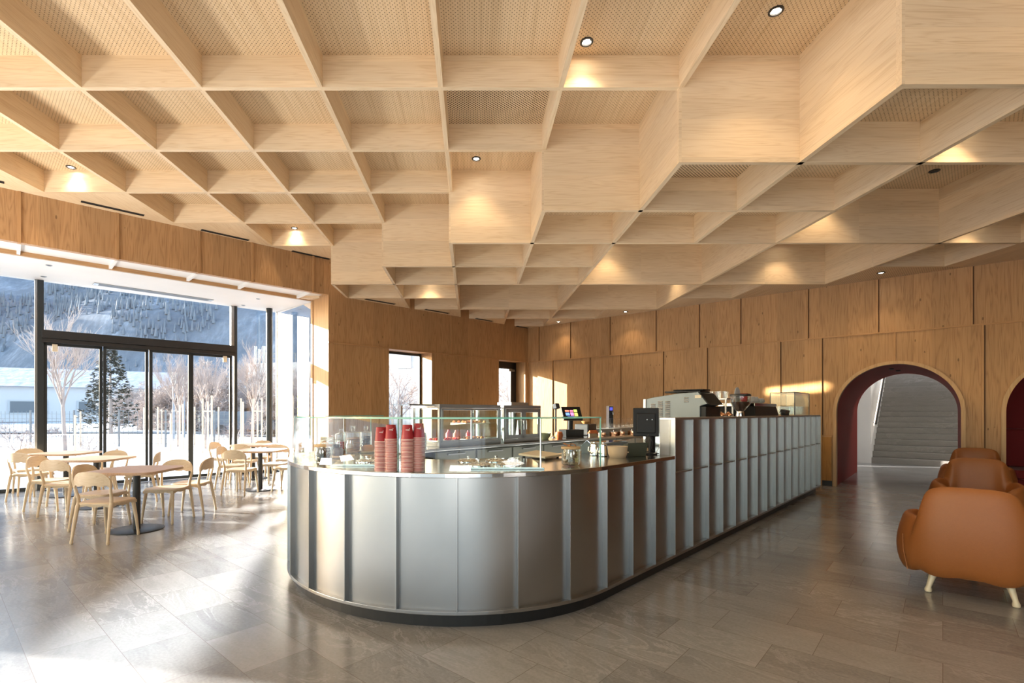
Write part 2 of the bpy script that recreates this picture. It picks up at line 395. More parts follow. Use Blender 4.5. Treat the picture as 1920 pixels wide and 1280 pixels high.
# ------------------------------------------------------------------ shell: left wall
b = MB()
b.bb(-.02, s3a, 0, -WT, 0, TOP); b.bb(s3b, s2a, 0, -WT, 0, TOP); b.bb(s2b, sJ, 0, -WJ, 0, TOP)
b.bb(s3a, s3b, 0, -WT, STRIP, TOP); b.bb(s2a, s2b, 0, -WT, STRIP, TOP)
b.bb(sJ, sB, 0, -.10, HEAD, TOP); b.bb(sJ, sB, -.10, -WJ, HEAD + .12, TOP)
b.bb(sB, 15.6, 0, -WT, 0, TOP); b.bb(15.6, 21.5, 0, -WT, 4.0, TOP); b.bb(21.3, 21.5, 0, -WT, 0, TOP)
struct(putL(b, 'wall_left', M['oak']))
t = MB(); ribs = MB()
for px in (36, 220, 373, 473, 587):
    s = sL(px); t.bb(s - .022, s + .022, .022, 0, HEAD - .012, HA if px < 620 else HB)
    ribs.bb(s - .022, s + .022, -.10, -WJ, HEAD - .005, HEAD + .12)
for px in (846, 943): s = sL(px); t.bb(s - .014, s + .014, .012, 0, STRIP, HB)
for px in (655, 697, 889): s = sL(px); t.bb(s - .006, s + .006, .006, 0, .1, STRIP)
for s in (sB + .02, sB + 1.3, 15.5, 17.5, 19.5, 21.4): t.bb(s - .022, s + .022, .022, 0, 0, TOP)
struct(putL(t, 'trim_1', M['oak_trim'], bevel=.002))
t = MB()
t.bb(.02, sJ, .018, 0, STRIP - .014, STRIP + .014); t.bb(sJ, sJ + .014, .018, -WJ, STRIP - .014, STRIP + .014)
t.bb(sJ + .0, sB, -WJ + .0, -WJ - .035, HEAD - .012, HEAD + .12)
t.bb(sJ + .0, sJ + .03, -WJ + .04, -WJ - .01, 0, HEAD)
struct(putL(t, 'trim_2', M['oak_trimx'], bevel=.002))
struct(putL(ribs, 'trim_21', M['white_soffit']))
# white soffit of the bay (set-back boards, then the lower board with slots and lamps)
so = MB(); so.bb(sJ, sB, -.10, -WJ, HEAD + .055, HEAD + .12)
struct(putL(so, 'ceiling_bay_boards', M['white_soffit']))
GC = (-4.81, 12.486)                                    # glass corner of the bay
GL0 = (-9.75, 7.95); GL1 = GC                            # facade line
JE = WL(sJ, WJ)
so = MB(); so.prism([WL(sB, WJ + .035), WL(sJ - .0, WJ + .035), (GC[0] + .02, GC[1] + .12), (GL0[0] - .12, GL0[1] + .05)], HEAD - .02, HEAD + .5)
struct(so.build('ceiling_bay_soffit', M['white_soffit']))
# jamb lining in batten oak
j = MB(); j.bb(sJ, sJ + .012, -.0, -WJ, 0, HEAD)
struct(putL(j, 'trim_3', M['oak_trim']))
# solid end of the bay, off to the left
e = MB(); p0, p1 = WL(sB, 0), (GL0[0], GL0[1]); p2 = (p1[0] + uL[0] * .4, p1[1] + uL[1] * .4); p3 = WL(sB + .4, 0)
e.prism([p0, p1, p2, p3], 0, TOP); struct(e.build('wall_bay_end', M['white_wall']))

# ------------------------------------------------------------------ bay glazing
ug = unit(GL1[0] - GL0[0], GL1[1] - GL0[1]); ANG_G = atan2(ug[1], ug[0]); LG = hypot(GL1[0] - GL0[0], GL1[1] - GL0[1])
def sG(px): return ray_line(px, GL0, ug)
def facade(name, s0, s1, z0, z1, mat, parts):
    w = thing(name, None, None, (GL0[0], GL0[1], 0), ANG_G); w['kind'] = 'structure'
    MB().bb(s0, s1, -.008, .008, z0, z1).build('window_pane', mat, w)
    for nm, x0, x1, y0, y1, a, c, mt in parts: MB().bb(x0, x1, y0, y1, a, c).build(nm, mt, w, bevel=.003)
    return w
gp1, gp2 = sG(78), sG(440)
ZT0, ZT1 = 2.76, 2.99
facade('window_1', 0, gp1, .05, HEAD - .02, M['glass'], [
    ('window_frame', 0, gp1, -.03, .03, 0, .06, M['frame']), ('window_post', gp1 - .06, gp1 + .03, -.05, .07, 0, HEAD - .02, M['frame']),
    ('window_post_edge', gp1 - .10, gp1 - .062, -.04, .05, 0, HEAD - .02, M['frame_light'])])
facade('window_2', gp1 + .03, gp2 - .03, ZT1, HEAD - .02, M['glass'], [
    ('window_transom', gp1, gp2, -.11, .08, ZT0 + .08, ZT1, M['black']), ('window_transom_track', gp1, gp2, -.08, .06, ZT0, ZT0 + .075, M['black'])])
facade('window_3', gp2 + .03, LG, .05, HEAD - .02, M['glass'], [
    ('window_frame', gp2, LG, -.03, .03, 0, .06, M['frame']), ('window_post', gp2 - .02, gp2 + .04, -.06, .08, 0, HEAD - .02, M['frame']),
    ('window_post_edge', gp2 - .09, gp2 - .022, -.05, .06, ZT1, HEAD - .02, M['frame_light']),
    ('window_corner', LG - .02, LG + .01, -.02, .02, 0, HEAD - .02, M['frame_light'])])
leafs = [(gp1 + .03, sG(192)), (sG(192) + .01, sG(278) - .01), (sG(278) + .01, sG(357)), (sG(357) + .01, gp2 - .06)]
for k, (a, c) in enumerate(leafs):
    w = thing('door_%d' % (k + 1), None, None, (GL0[0], GL0[1], 0), ANG_G); w['kind'] = 'structure'
    y = -.03 if k in (1, 2) else .02
    MB().bb(a, c, y - .006, y + .006, .06, ZT0).build('door_glass', M['glass'], w)
    fr = MB().bb(a, a + .05 + (.01 if k == 2 else 0), y - .02, y + .02, .02, ZT0).bb(c - .05, c, y - .02, y + .02, .02, ZT0).bb(a, c, y - .02, y + .02, .01, .07).bb(a, c, y - .02, y + .02, ZT0 - .05, ZT0)
    fr.build('door_frame', M['frame'], w, bevel=.002)
    if k in (0, 3):
        x = a + .16 if k == 0 else c - .16
        MB().bb(x - .04, x + .04, y - .07, y - .02, ZT0 - .16, ZT0 - .02).build('door_sensor', M['silver_card'], w, bevel=.004)
# side glass of the bay
us = unit(JE[0] - GC[0], JE[1] - GC[1]); LS = hypot(JE[0] - GC[0], JE[1] - GC[1])
w = thing('window_4', None, None, (GC[0], GC[1], 0), atan2(us[1], us[0])); w['kind'] = 'structure'
MB().bb(.02, LS - .02, -.008, .008, .05, HEAD - .02).build('window_pane', M['glass_side'], w)
MB().bb(0, LS, -.03, .03, 0, .05).build('window_frame', M['frame'], w)
MB().bb(LS - .05, LS, -.03, .03, 0, HEAD - .02).build('window_jamb', M['oak_trim'], w)
cp = (at(505, 12.05), 12.05)
cl = MB().tube([(cp[0], cp[1], 0), (cp[0], cp[1], HEAD - .02)], .072, 28).build('round_column', M['frame'], smooth=True)
tag(cl, 'slim round grey steel column inside the glass corner of the bay', 'column')
# soffit vent and small soffit lamps
vm = thing('air_vent', 'long grey slotted air vent in the white soffit over the glass doors', 'vent', (0, 0, 0))
def on_plane(px, py, z): 
    d = F * (z - EYE) / (CY - py); return (at(px, d), d)
va, vb = on_plane(175, 531, HEAD - .02), on_plane(398, 563, HEAD - .02)
vu = unit(vb[0] - va[0], vb[1] - va[1]); vl = hypot(vb[0] - va[0], vb[1] - va[1])
vm.location = (va[0], va[1], HEAD - .02); vm.rotation_euler = (0, 0, atan2(vu[1], vu[0]))
MB().bb(0, vl, -.11, .11, -.012, .0).build('vent_frame', M['frame_light'], vm, bevel=.003)
for k in range(3): MB().bb(.08, vl - .08, -.075 + k * .055, -.045 + k * .055, -.016, -.0125).build('vent_slot', M['grey_metal'] if k != 1 else M['road'], vm)
for k, (px, py, wd) in enumerate([(92, 497, 'above the left glazing post'), (82, 518, 'closest to the left glazing post'), (484, 560, 'above the round column'), (456, 572, 'above the right glazing post')]):
    q = on_plane(px, py, HEAD - .02)
    l = thing('soffit_lamp', 'tiny dark recessed lamp in the white soffit ' + wd, 'lamp', (q[0], q[1], HEAD - .02), group='tiny soffit lamps')
    MB().lathe([(.045, 0), (.045, -.008), (.03, -.01), (.03, -.004)], n=20).build('lamp_ring', M['frame_light'], l, smooth=True)
    MB().lathe([(.028, -.0045), (.028, -.006)], n=16).build('lamp_lens', M['black_gloss'], l)

# windows in the two narrow openings
def narrow(name, s0, s1, w, door=False):
    o = thing(name, None, None, (K[0], K[1], 0), ANG_L); o['kind'] = 'structure'
    fw = .09 if door else .05
    fm = M['black'] if door else M['frame']
    MB().bb(s0 + .02, s1 - .02, -w - .006, -w + .006, .05, STRIP - .04).build('window_pane' if not door else 'door_glass', M['glass'], o)
    f = MB().bb(s0, s0 + fw * (2.6 if door else 1.0), -w - .03, -w + .03, 0, STRIP).bb(s1 - fw * .5, s1, -w - .03, -w + .03, 0, STRIP).bb(s0, s1, -w - .03, -w + .03, STRIP - fw * (2.2 if door else 1.2), STRIP).bb(s0, s1, -w - .03, -w + .03, 0, .08)
    f.build('window_frame' if not door else 'door_frame', fm, o, bevel=.003)
    return o
narrow('window_5', s2a, s2b, .47)
d6 = narrow('door_5', s3a, s3b, .40, True)
MB().bb(s3a + .1, s3a + .35, -.36, -.33, STRIP - .27, STRIP - .21).box(((s3a + .42), -.33, STRIP - .2), (.45, .02, .02), .12).build('door_closer', M['frame_light'], d6)

# ------------------------------------------------------------------ right wall with arches
a1, AW, AR = (7.133 - K[0]) / uR[0], 1.80, .90
a2 = (8.81 - K[0]) / uR[0]; SPR = 1.46
SEND = 17.0; a3 = a2 + a2 - a1; a4 = a3 + a2 - a1
b = MB()
def arch_front(b, s0):
    n = 40; c = s0 + AR
    for k in range(n):
        t0, t1 = pi - pi * k / n, pi - pi * (k + 1) / n
        x0, z0, x1, z1 = c + AR * cos(t0), SPR + AR * sin(t0), c + AR * cos(t1), SPR + AR * sin(t1)
        b.add([(x0, 0, z0), (x1, 0, z1), (x1, 0, TOP), (x0, 0, TOP), (x0, .12, z0), (x1, .12, z1), (x1, .12, TOP), (x0, .12, TOP)], [(0, 1, 2, 3), (7, 6, 5, 4), (0, 4, 5, 1)])
b.bb(-.02, a1, 0, .12, 0, TOP); arch_front(b, a1); b.bb(a1 + AW, a2, 0, .12, 0, TOP); arch_front(b, a2); b.bb(a2 + AW, a3, 0, .12, 0, TOP); arch_front(b, a3); b.bb(a3 + AW, a4, 0, .12, 0, TOP); arch_front(b, a4); b.bb(a4 + AW, SEND, 0, .12, 0, TOP)
struct(putR(b, 'wall_right', M['oak']))
t = MB(); batten_shade = MB()  # dark strips painting the shadow along one side of each batten
for px in (1010, 1069, 1143, 1229, 1310, 1387.5, 1514, 1645, 1822): s = sR(px); t.bb(s - .014, s + .014, -.028, 0, STRIP, HB); batten_shade.bb(s + .014, s + .030, -.002, 0, *((STRIP, HB)))
for px in (1036, 1105.6, 1163, 1242.7, 1325, 1462, 1540): s = sR(px); t.bb(s - .014, s + .014, -.028, 0, 0, STRIP); batten_shade.bb(s + .014, s + .030, -.002, 0, *((0, STRIP)))
s = sR(1678); t.bb(s - .014, s + .014, -.016, 0, SPR + AR * .98, STRIP); s = sR(1843); t.bb(s - .014, s + .014, -.028, 0, 0, STRIP); batten_shade.bb(s + .014, s + .030, -.002, 0, *((0, STRIP)))
for s in (a2 + AW + .25, a3 + AW + .25): t.bb(s - .014, s + .014, -.016, 0, 0, STRIP)
s = .012; t.bb(0, .03, -.03, 0, 0, STRIP)
struct(putR(batten_shade, 'trim_20', M['oak_shadow']))
struct(putR(t, 'trim_4', M['oak_trim'], bevel=.002))
t = MB(); t.bb(.02, SEND, -.018, 0, STRIP - .014, STRIP + .014)
struct(putR(t, 'trim_5', M['oak_trimx'], bevel=.002))
# small hatch outline in the panelling
hs0, hs1 = sR(1349), sR(1435); hz = zat(703, 11.3)
t = MB(); t.bb(hs0 - .012, hs0 + .012, -.012, 0, 1.2, hz); t.bb(hs0, hs1, -.012, 0, hz - .012, hz + .012); struct(putR(t, 'trim_6', M['oak_trim']))
# base panel and black baseboard beside the arch
t = MB(); t.bb(sR(1541) - .35, a1 - .06, -.012, 0, .10, .98); struct(putR(t, 'trim_7', M['oak_orange']))
t = MB(); t.bb(sR(1541) - .35, a1 - .05, -.02, 0, .96, 1.0); struct(putR(t, 'trim_8', M['oak_trimx']))
t = MB(); t.bb(0, a1 - .05, -.016, 0, 0, .10); t.bb(a1 + AW + .05, a2 - .05, -.016, 0, 0, .10); struct(putR(t, 'baseboard_right', M['kick']))
t = MB(); t.bb(0, s3a, .016, 0, 0, .1); t.bb(s3b, s2a, .016, 0, 0, .1); t.bb(s2b, sJ, .016, 0, 0, .1); struct(putL(t, 'baseboard_left', M['kick']))
def arch_ring(s0, r0, r1, y0, y1, n=44):
    m = MB(); c = s0 + AR; prof = [(c - 1, 0)] ; pts = []
    pts.append((-1, 0.0)); 
    P0 = [(c - r0, 0)] + [(c + r0 * cos(pi - pi * k / n), SPR + r0 * sin(pi - pi * k / n)) for k in range(n + 1)] + [(c + r0, 0)]
    P1 = [(c - r1, 0)] + [(c + r1 * cos(pi - pi * k / n), SPR + r1 * sin(pi - pi * k / n)) for k in range(n + 1)] + [(c + r1, 0)]
    vs = []
    for p, q in zip(P0, P1): vs += [(p[0], y0, p[1]), (q[0], y0, q[1]), (q[0], y1, q[1]), (p[0], y1, p[1])]
    fs = []
    for i in range(len(P0) - 1):
        for k in range(4): fs.append((4 * i + k, 4 * i + (k + 1) % 4, 4 * i + 4 + (k + 1) % 4, 4 * i + 4 + k))
    m.add(vs, fs); return m
for k, s0 in enumerate((a1, a2, a3, a4)):
    struct(putR(arch_ring(s0, AR - .022, AR + .035, -.035, .10), 'trim_%d' % (9 + k), M['oak_light'] , smooth=True))
TD = 3.35
struct(putR(arch_ring(a1, AR - .012, AR + .05, .10, TD), 'wall_arch_lining', M['red'], smooth=True))
for s0 in (a2, a3, a4): struct(putR(arch_ring(s0, AR - .012, AR + .05, .10, 1.6), 'wall_niche_lining', M['red_felt'], smooth=True))
# two tiny lamps in the vault
for k, (w_, dx) in enumerate(((1.2, -.12), (1.9, -.05))):
    cpt = WR(a1 + AR + dx, w_); l = thing('vault_lamp', ('front' if k == 0 else 'rear') + ' tiny black spot lamp in the red vault of the arch', 'lamp', (cpt[0], cpt[1], SPR + AR - .02), group='vault lamps')
    MB().lathe([(.04, 0), (.04, -.02), (.02, -.022)], n=18).build('lamp_ring', M['black'], l, smooth=True); MB().lathe([(.018, -.0225), (.018, -.024)], n=12).build('lamp_lens', M['black_gloss'], l)
# niche behind the second arch: back wall and a red bench
nb = MB(); nb.bb(a2 - .05, a4 + AW + .05, 1.6, 1.7, 0, 2.5); struct(putR(nb, 'wall_niche_back', M['red_felt']))
bc = WR(a2 + AR, 1.05)
bn = thing('bench', 'deep red upholstered bench built into the second arch', 'bench', (bc[0], bc[1], 0), ANG_R)
MB().bb(-.86, .86, -.45, .5, .08, .30).build('bench_base', M['red_felt'], bn, bevel=.01)
MB().bb(-.86, .86, -.50, .30, .30, .46).build('seat', M['red_felt'], bn, bevel=.04, seg=4)
MB().bb(-.86, .86, .30, .48, .46, 1.15).build('backrest', M['red_felt'], bn, bevel=.04, seg=4)

# hall behind the first arch, with the stone stair
RH0 = a1 - 3.0; 
h = MB(); h.bb(a1 - 1.8, a1 - .02, TD + 0, TD + .12, 0, 4.2); h.bb(a1 + AW + .02, a1 + 10, TD, TD + .12, 0, 4.2)
n_ = 24
for k in range(n_):
    t0, t1 = pi - pi * k / n_, pi - pi * (k + 1) / n_; c = a1 + AR
    h.add([(c + AR * cos(t0), TD + .02, SPR + AR * sin(t0)), (c + AR * cos(t1), TD + .02, SPR + AR * sin(t1)), (c + AR * cos(t1), TD + .02, 4.2), (c + AR * cos(t0), TD + .02, 4.2)], [(0, 1, 2, 3)])
struct(putR(h, 'wall_hall_front', M['white_wall']))
st0 = floor_at(1634, 868); sS = (st0[0] - K[0]) * uR[0] + (st0[1] - K[1]) * uR[1]; wS = (st0[0] - K[0]) * nR[0] + (st0[1] - K[1]) * nR[1]
h = MB(); h.bb(sS - 3.2, sS - .42, wS + .9, wS + 1.1, 0, 7); h.bb(sS - 3.3, sS - 3.2, TD, wS + 12, 0, 7); h.bb(sS + 4.6, sS + 4.8, TD, wS + 12, 0, 7)
h.bb(sS - 3.2, sS + 4.8, wS + 9, wS + 9.2, 0, 7)
struct(putR(h, 'wall_hall', M['white_wall']))
h = MB(); h.bb(sS - 3.3, sS + 4.8, TD, wS + 3.0, 4.2, 4.35); h.bb(sS - 3.3, sS + 4.8, wS + 3.0, wS + 9.2, 6.9, 7); struct(putR(h, 'ceiling_hall', M['white_wall']))
stc = WR(sS, wS)
stair = thing('staircase', 'wide grey stone staircase rising behind the first arch', 'stairs', (stc[0], stc[1], 0), ANG_R)
NS, RI, GO = 22, .165, .31
for k in range(NS):
    MB().bb(0, 4.5, k * GO, NS * GO, k * RI, (k + 1) * RI - .004).build('step', M['stone_stair'], stair, bevel=.004)
wl = MB(); wl.add([(-.40, 0, 0), (0, 0, 0), (0, 0, .55), (-.40, 0, .55), (-.40, NS * GO, 0), (0, NS * GO, 0), (0, NS * GO, NS * RI + .55), (-.40, NS * GO, NS * RI + .55)], [(0, 1, 2, 3), (7, 6, 5, 4), (0, 3, 7, 4), (1, 5, 6, 2), (3, 2, 6, 7)])
wl.build('stringer_wall', M['white_wall'], stair)
sl = RI / GO
wl2 = MB(); wl2.add([(-.40, -.12, 0), (-.02, -.12, 0), (-.02, 0, 0), (-.40, 0, 0), (-.40, -.12, 3.9), (-.02, -.12, 3.9), (-.02, 0, 3.9), (-.40, 0, 3.9)], [(0, 1, 5, 4), (1, 2, 6, 5), (2, 3, 7, 6), (3, 0, 4, 7), (4, 5, 6, 7)])
wl3 = MB(); wl3.bb(-.8, -.38, -.3, -.1, 0, 4.2); 
putR(MB().bb(sS - 3.2, sS - .02, wS - .02, wS + .1, 0, 4.2), 'wall_hall_pier', M['white_wall'])['kind'] = 'structure'
hr = MB().tube([(.07, .35, .35 * sl + .93), (.07, 6.3, 6.3 * sl + .93)], .028, 10); hr.build('handrail', M['black'], stair, smooth=True)
hl = MB().box((.03, 3.3, 3.3 * sl + .93), (.012, 6.8, .06), rx=math.atan(sl)); hl.build('handrail_light', emis('warm rail light', (1, .80, .62), 2.2), stair)
for k in range(6): y = .5 + k * 1.15; MB().tube([(.0, y, y * sl + .88), (.07, y, y * sl + .92)], .01, 6).build('bracket', M['black'], stair)

# ------------------------------------------------------------------ floor, back of the room
fl = MB(); fl.prism([WL(-.0, 0), WR(0, .0), WR(SEND, 0), (12.5, -9), (-16, -9), WL(21.5, 0)], -.12, 0)
fp = [WR(-.0, 0), WR(a1 - 2, 0), WR(a1 - 2, TD + 12), WR(a1 + 8, TD + 12), WR(SEND, 0), (SEND, -9), (-15, -9), WL(21.4, 0), WL(21.4, WT), WL(sB + .4, WT), (GL0[0] - .3, GL0[1] - .25), (GL0[0] - .1, GL0[1] + .12), (GC[0] - .06, GC[1] + .12), (GC[0] + .12, GC[1] + .05), WL(sJ, WJ + .05), WL(sJ - .2, WT), WL(-.2, WT)]
fl = MB(); fl.prism([(p[0], p[1]) for p in fp], -.12, 0)
struct(fl.build('floor', M['floor']))
# back of the room: wide glazing between slim piers (behind the photographer)
bw = MB()
for x in range(-15, 4, 3): bw.bb(x - .06, x + .06, -8.2, -8, 0, TOP)
bw.bb(3.5, 18, -8.2, -8, 0, TOP)
bw.bb(-16, 18, -8.2, -8, 4.2, TOP); bw.bb(-16, 18, -8.2, -8, 0, .06)
struct(bw.build('wall_back', M['rear']))
rw = MB(); pR = WR(SEND, 0); rw.prism([pR, (pR[0] + .3, pR[1]), (14.6, -8.2), (14.3, -8.2)], 0, TOP); struct(rw.build('wall_far_right', M['rear']))
pL = WL(21.5, 0)
# ------------------------------------------------------------------ coffered ceiling
def XI(i): return X0G + CELL * i
def YJ(j): return Y0G + BT / 2 + CELL * j
JMIN, JMAX = -4, 8
big = [(0, 4), (2, 2), (2, 4), (4, 0), (4, 2)]
bigc = {}
for (i, j) in big:
    for a in (0, 1):
        for c in (0, 1): bigc[(i + a, j + c)] = (i, j)
def wlx(Y): return 1.09 * (Y - K[1]) + K[0]
def wrx(Y): return K[0] + 1.075 * (K[1] - Y)
def inside(i, j): return i >= j - 6 and XI(i + 1) <= wrx(YJ(j + 1)) + .06
def level(i, j): return 'B' if i + j >= 2 else 'A'
cells = {}
for j in range(JMIN, JMAX):
    for i in range(-10, 12):
        if inside(i, j) and XI(i) > -9.8: cells[(i, j)] = level(i, j)
DEPTH = {'A': .318, 'B': .404, 'C': .795}
bot = {'A': HA, 'B': HB}
def info(i, j):
    """(bottom, panel) heights of a cell; None if flush infill / outside"""
    if (i, j) not in cells: return None
    l = cells[(i, j)]; 
    return bot[l], bot[l] + (DEPTH['C'] if (i, j) in bigc else DEPTH[l])
def lowtop(c1, c2):
    """extent in z of the beam between two neighbouring cells"""
    r = []
    for c in (c1, c2):
        q = info(*c)
        r.append(q if q else ((HB if level(*c) == 'B' else HA), (HB if level(*c) == 'B' else HA) + .02))
    if info(*c1) is None and info(*c2) is None: 
        if r[0][0] == r[1][0]: return None
    if c1 in bigc and c2 in bigc and bigc[c1] == bigc[c2]: return None
    return min(r[0][0], r[1][0]), max(r[0][1], r[1][1]) + .01
nb_ = 0
def runs(keys, fn):
    out = []
    for k in keys:
        e = fn(k)
        if out and out[-1] is not None and e is not None and out[-1][2] == e: out[-1][1] = k
        else: out.append([k, k, e] if e is not None else None)
    return [r for r in out if r]
for j in range(JMIN, JMAX + 1):
    m = MB()
    for i0, i1, e in runs(range(-9, 12), lambda i: lowtop((i, j), (i, j - 1)) if ((i, j) in cells or (i, j - 1) in cells) else None):
        m.bb(XI(i0) - BT / 2, XI(i1 + 1) + BT / 2, YJ(j) - BT / 2, YJ(j) + BT / 2, e[0], e[1])
    if m.v: struct(m.build('ceiling_beam_cross', M['pine_x'], bevel=0))
for i in range(-9, 12):
    m = MB()
    for j0, j1, e in runs(range(JMIN, JMAX + 1), lambda j: lowtop((i, j), (i - 1, j)) if ((i, j) in cells or (i - 1, j) in cells) else None):
        m.bb(XI(i) - BT / 2 + .0004, XI(i) + BT / 2 - .0004, YJ(j0) - BT / 2 + .0012, YJ(j1 + 1) + BT / 2 - .0012, e[0] + .0006, e[1] - .0006)
    if m.v: struct(m.build('ceiling_beam_long', M['pine_y'], bevel=0))
pm = MB(); coarse = {(0, 0), (-1, 3), (2, 0), (3, -2)}
for (i, j), l in cells.items():
    z = info(i, j)[1]; m_ = 1 if (i, j) in coarse else 0
    pm.bb(XI(i) - .0, XI(i + 1) + .0, YJ(j), YJ(j + 1), z, z + .02, m_)
struct(pm.build('ceiling_panels', [M['perf'], M['perf_big']]))
# flush infill next to the walls, both levels
fm = MB()
for j in range(JMIN, JMAX + 3):
    for i in range(-16, 16):
        if (i, j) in cells: continue
        Yc, Xc = YJ(j) , XI(i)
        if Xc < wlx(YJ(j)) - 1.5 or Xc + CELL < wlx(YJ(j)) - 3.2: continue
        if Xc > wrx(YJ(j)) + .1: continue
        z = HB if level(i, j) == 'B' else HA
        fm.bb(Xc, Xc + CELL, YJ(j), YJ(j + 1), z + .003, z + .06, 0 if not (i >= 5 and j in (3, 4)) else 1)
struct(fm.build('ceiling_border', [M['pine_y'], M['perf']]))
cb = MB(); cb.bb(-17, 18, -9, YJ(JMIN), HA + .1, HA + .3); struct(cb.build('ceiling_rear', M['pine_y']))
cb = MB(); cb.prism([WL(-.8, .9), WR(14, 1.2), (18, -9), (-17, -9), WL(22, 1.0)], HA + .36, HA + .5); struct(cb.build('ceiling_slab', M['white_wall']))
# close the step between the two border levels beside the left wall
cs = MB(); cs.bb(XI(-2) - BT / 2, XI(-2) + BT / 2, YJ(4), YJ(6), HB, HA + .1); struct(cs.build('ceiling_step', M['pine_x']))
# linear air slots along the left wall
for k, (pa, pb, zz, wd) in enumerate([((-60, 327), (8, 342), HA, 'cut by the picture edge'), ((152, 377), (270, 404), HA, 'above the left end of the glass doors'), ((377, 431), (467, 450), HA, 'above the right end of the glass doors'), ((548, 470), (618, 486), HA, 'next to the tall pine box'), ((685, 560.5), (741, 570), HB, 'beside the first narrow window'), ((798, 579.5), (841, 587.5), HB, 'second before the room corner'), ((891, 597), (925, 602), HB, 'last but one before the room corner'), ((970, 611), (989, 615), HB, 'at the room corner')]):
    A_, B_ = on_plane(*pa, zz), on_plane(*pb, zz); mid = ((A_[0] + B_[0]) / 2, (A_[1] + B_[1]) / 2)
    ln = hypot(A_[0] - B_[0], A_[1] - B_[1]); 
    o = MB().bb(-ln / 2, ln / 2, -.035, .035, -.002, .0025).bb(-ln / 2, ln / 2, -.037, -.031, -.006, .002).build('air_slot', M['slot'], loc=(mid[0], mid[1], zz), rz=ANG_L)
    tag(o, 'black linear air slot in the ceiling border ' + wd, 'vent', 'ceiling air slots')

# ------------------------------------------------------------------ downlights
def spot(name, loc, e, size=75, blend=.7, col=(1, .74, .46), rad=.03, parent=None, rot=(0, 0, 0)):
    L = bpy.data.lights.new(name, 'SPOT'); L.energy = e; L.spot_size = R_(size); L.spot_blend = blend; L.color = col; L.shadow_soft_size = rad
    o = bpy.data.objects.new(name, L); COL.objects.link(o); o.location = loc; o.rotation_euler = rot
    if parent: o.parent = parent
    return o
dl0 = thing('downlight', 'x', 'downlight', group='ceiling downlights')
MB().lathe([(.062, 0), (.062, -.010), (.045, -.012), (.036, .004)], n=28).build('lamp_ring', M['black'], dl0, smooth=True)
MB().lathe([(.0, -.0035), (.034, -.004), (.034, .002)], n=20).build('lamp_lens', M['lamp'], dl0)
used = False
def downlight(x, y, z, label, e=15, on=True, size=100, tilt=(0, 0)):
    global used
    if not used: o = dl0; used = True; o.location = (x, y, z); o['label'] = label
    else: o = dup(dl0, (x, y, z), 0, label)
    if not on:
        for ch in o.children:
            if ch.name.startswith('lamp_lens'): 
                ch.data = ch.data.copy(); ch.data.materials.clear(); ch.data.materials.append(M['black_gloss'])
    if on: spot('downlight_beam', (x, y, z - .02), e, size, rot=(R_(tilt[0]), R_(tilt[1]), 0))
ZPA, ZPB, ZPC = HA + DEPTH['A'], HB + DEPTH['B'], HB + DEPTH['C']
lampsA = [((133, 313), 'round downlight in the far left coffer over the glass doors'), ((893, 297), 'round downlight in the coffer at the middle of the ceiling'), ((552, 427), 'small downlight in the coffer next to the tall pine box'), ((1100, 78), 'round downlight in the coffer at the top middle'), ((1455, 20), 'round downlight in the top right coffer beside the deep boxes')]
for (px, py), lb in lampsA:
    q = on_plane(px, py, ZPA); downlight(q[0], q[1], ZPA, lb)
q = on_plane(1752, 320, ZPC); downlight(q[0], q[1], ZPC, 'unlit black downlight in the large deep coffer on the right', on=False)
for (px, py), lb in [((1047, 603), 'small downlight in the flat border nearest the room corner'), ((1173, 584), 'small downlight in the flat border between corner and arch'), ((1652, 511), 'downlight in the flat border above the first arch')]:
    q = on_plane(px, py, HB); downlight(q[0], q[1], HB, lb, e=12)
# lamps that stand hidden in deeper coffers but light them
for (i, j, fx, fy), lb in {(-1, 4, .5, .8): 'hidden downlight lighting the coffer left of the long centre beam', (2, 2, .45, 1.75): 'hidden downlight in the large coffer at the centre', (4, -1, .25, .8): 'hidden downlight in the right coffer with an amber glow', (4, 2, 1.2, 1.7): 'hidden downlight in the large coffer below the unlit lamp', (4, 0, .5, 1.75): 'hidden downlight at the left end of the large right coffer', (6, 1, .3, .75): 'hidden downlight in the narrow right coffer', (2, 4, 1.7, 1.0): 'hidden downlight in the far large coffer'}.items():
    zz = info(i, j)[1]; downlight(XI(i) + fx * CELL, YJ(j) + fy * CELL - .02, zz, lb, e=15)
for (i, j) in ((-4, -2), (-1, -2), (2, -3), (5, -3), (-6, 0), (5, -2)):
    if (i, j) in cells: downlight(XI(i) + .6, YJ(j) + .6, info(i, j)[1], 'downlight in the coffers over the front of the room, row %s' % {-2: 'nearer the counter', -3: 'nearer the entrance', 0: 'by the window wall'}[j], e=15)

# ------------------------------------------------------------------ bar counter
C = (-.111, 4.958); RR = 1.597; ZC, ZH = 1.045, 1.40
dd = unit(.986, 1); nr = (dd[1], -dd[0]); A0 = atan2(nr[1], nr[0]); AD = atan2(dd[1], dd[0])
LH, LEND, LEFT = 1.234, 7.61, 7.3
def CR(l, off): r = RR - off; return (nr[0] * r + dd[0] * l, nr[1] * r + dd[1] * l)
def CA(th, off): r = RR - off; a = A0 - th; return (r * cos(a), r * sin(a))
def CLf(l, off): r = RR - off; return (-nr[0] * r + dd[0] * l, -nr[1] * r + dd[1] * l)
def W(p): return (p[0] + C[0], p[1] + C[1])
def ring(off, lr, ll, n=48):
    p = [CR(lr, off)] if lr > 0 else []
    p += [CA(pi * k / n, off) for k in range(n + 1)]
    if ll > 0: p.append(CLf(ll, off))
    return p
bar = thing('bar_counter', 'long curved bar counter clad in brushed steel panels with a black plinth', 'counter', (C[0], C[1], 0))
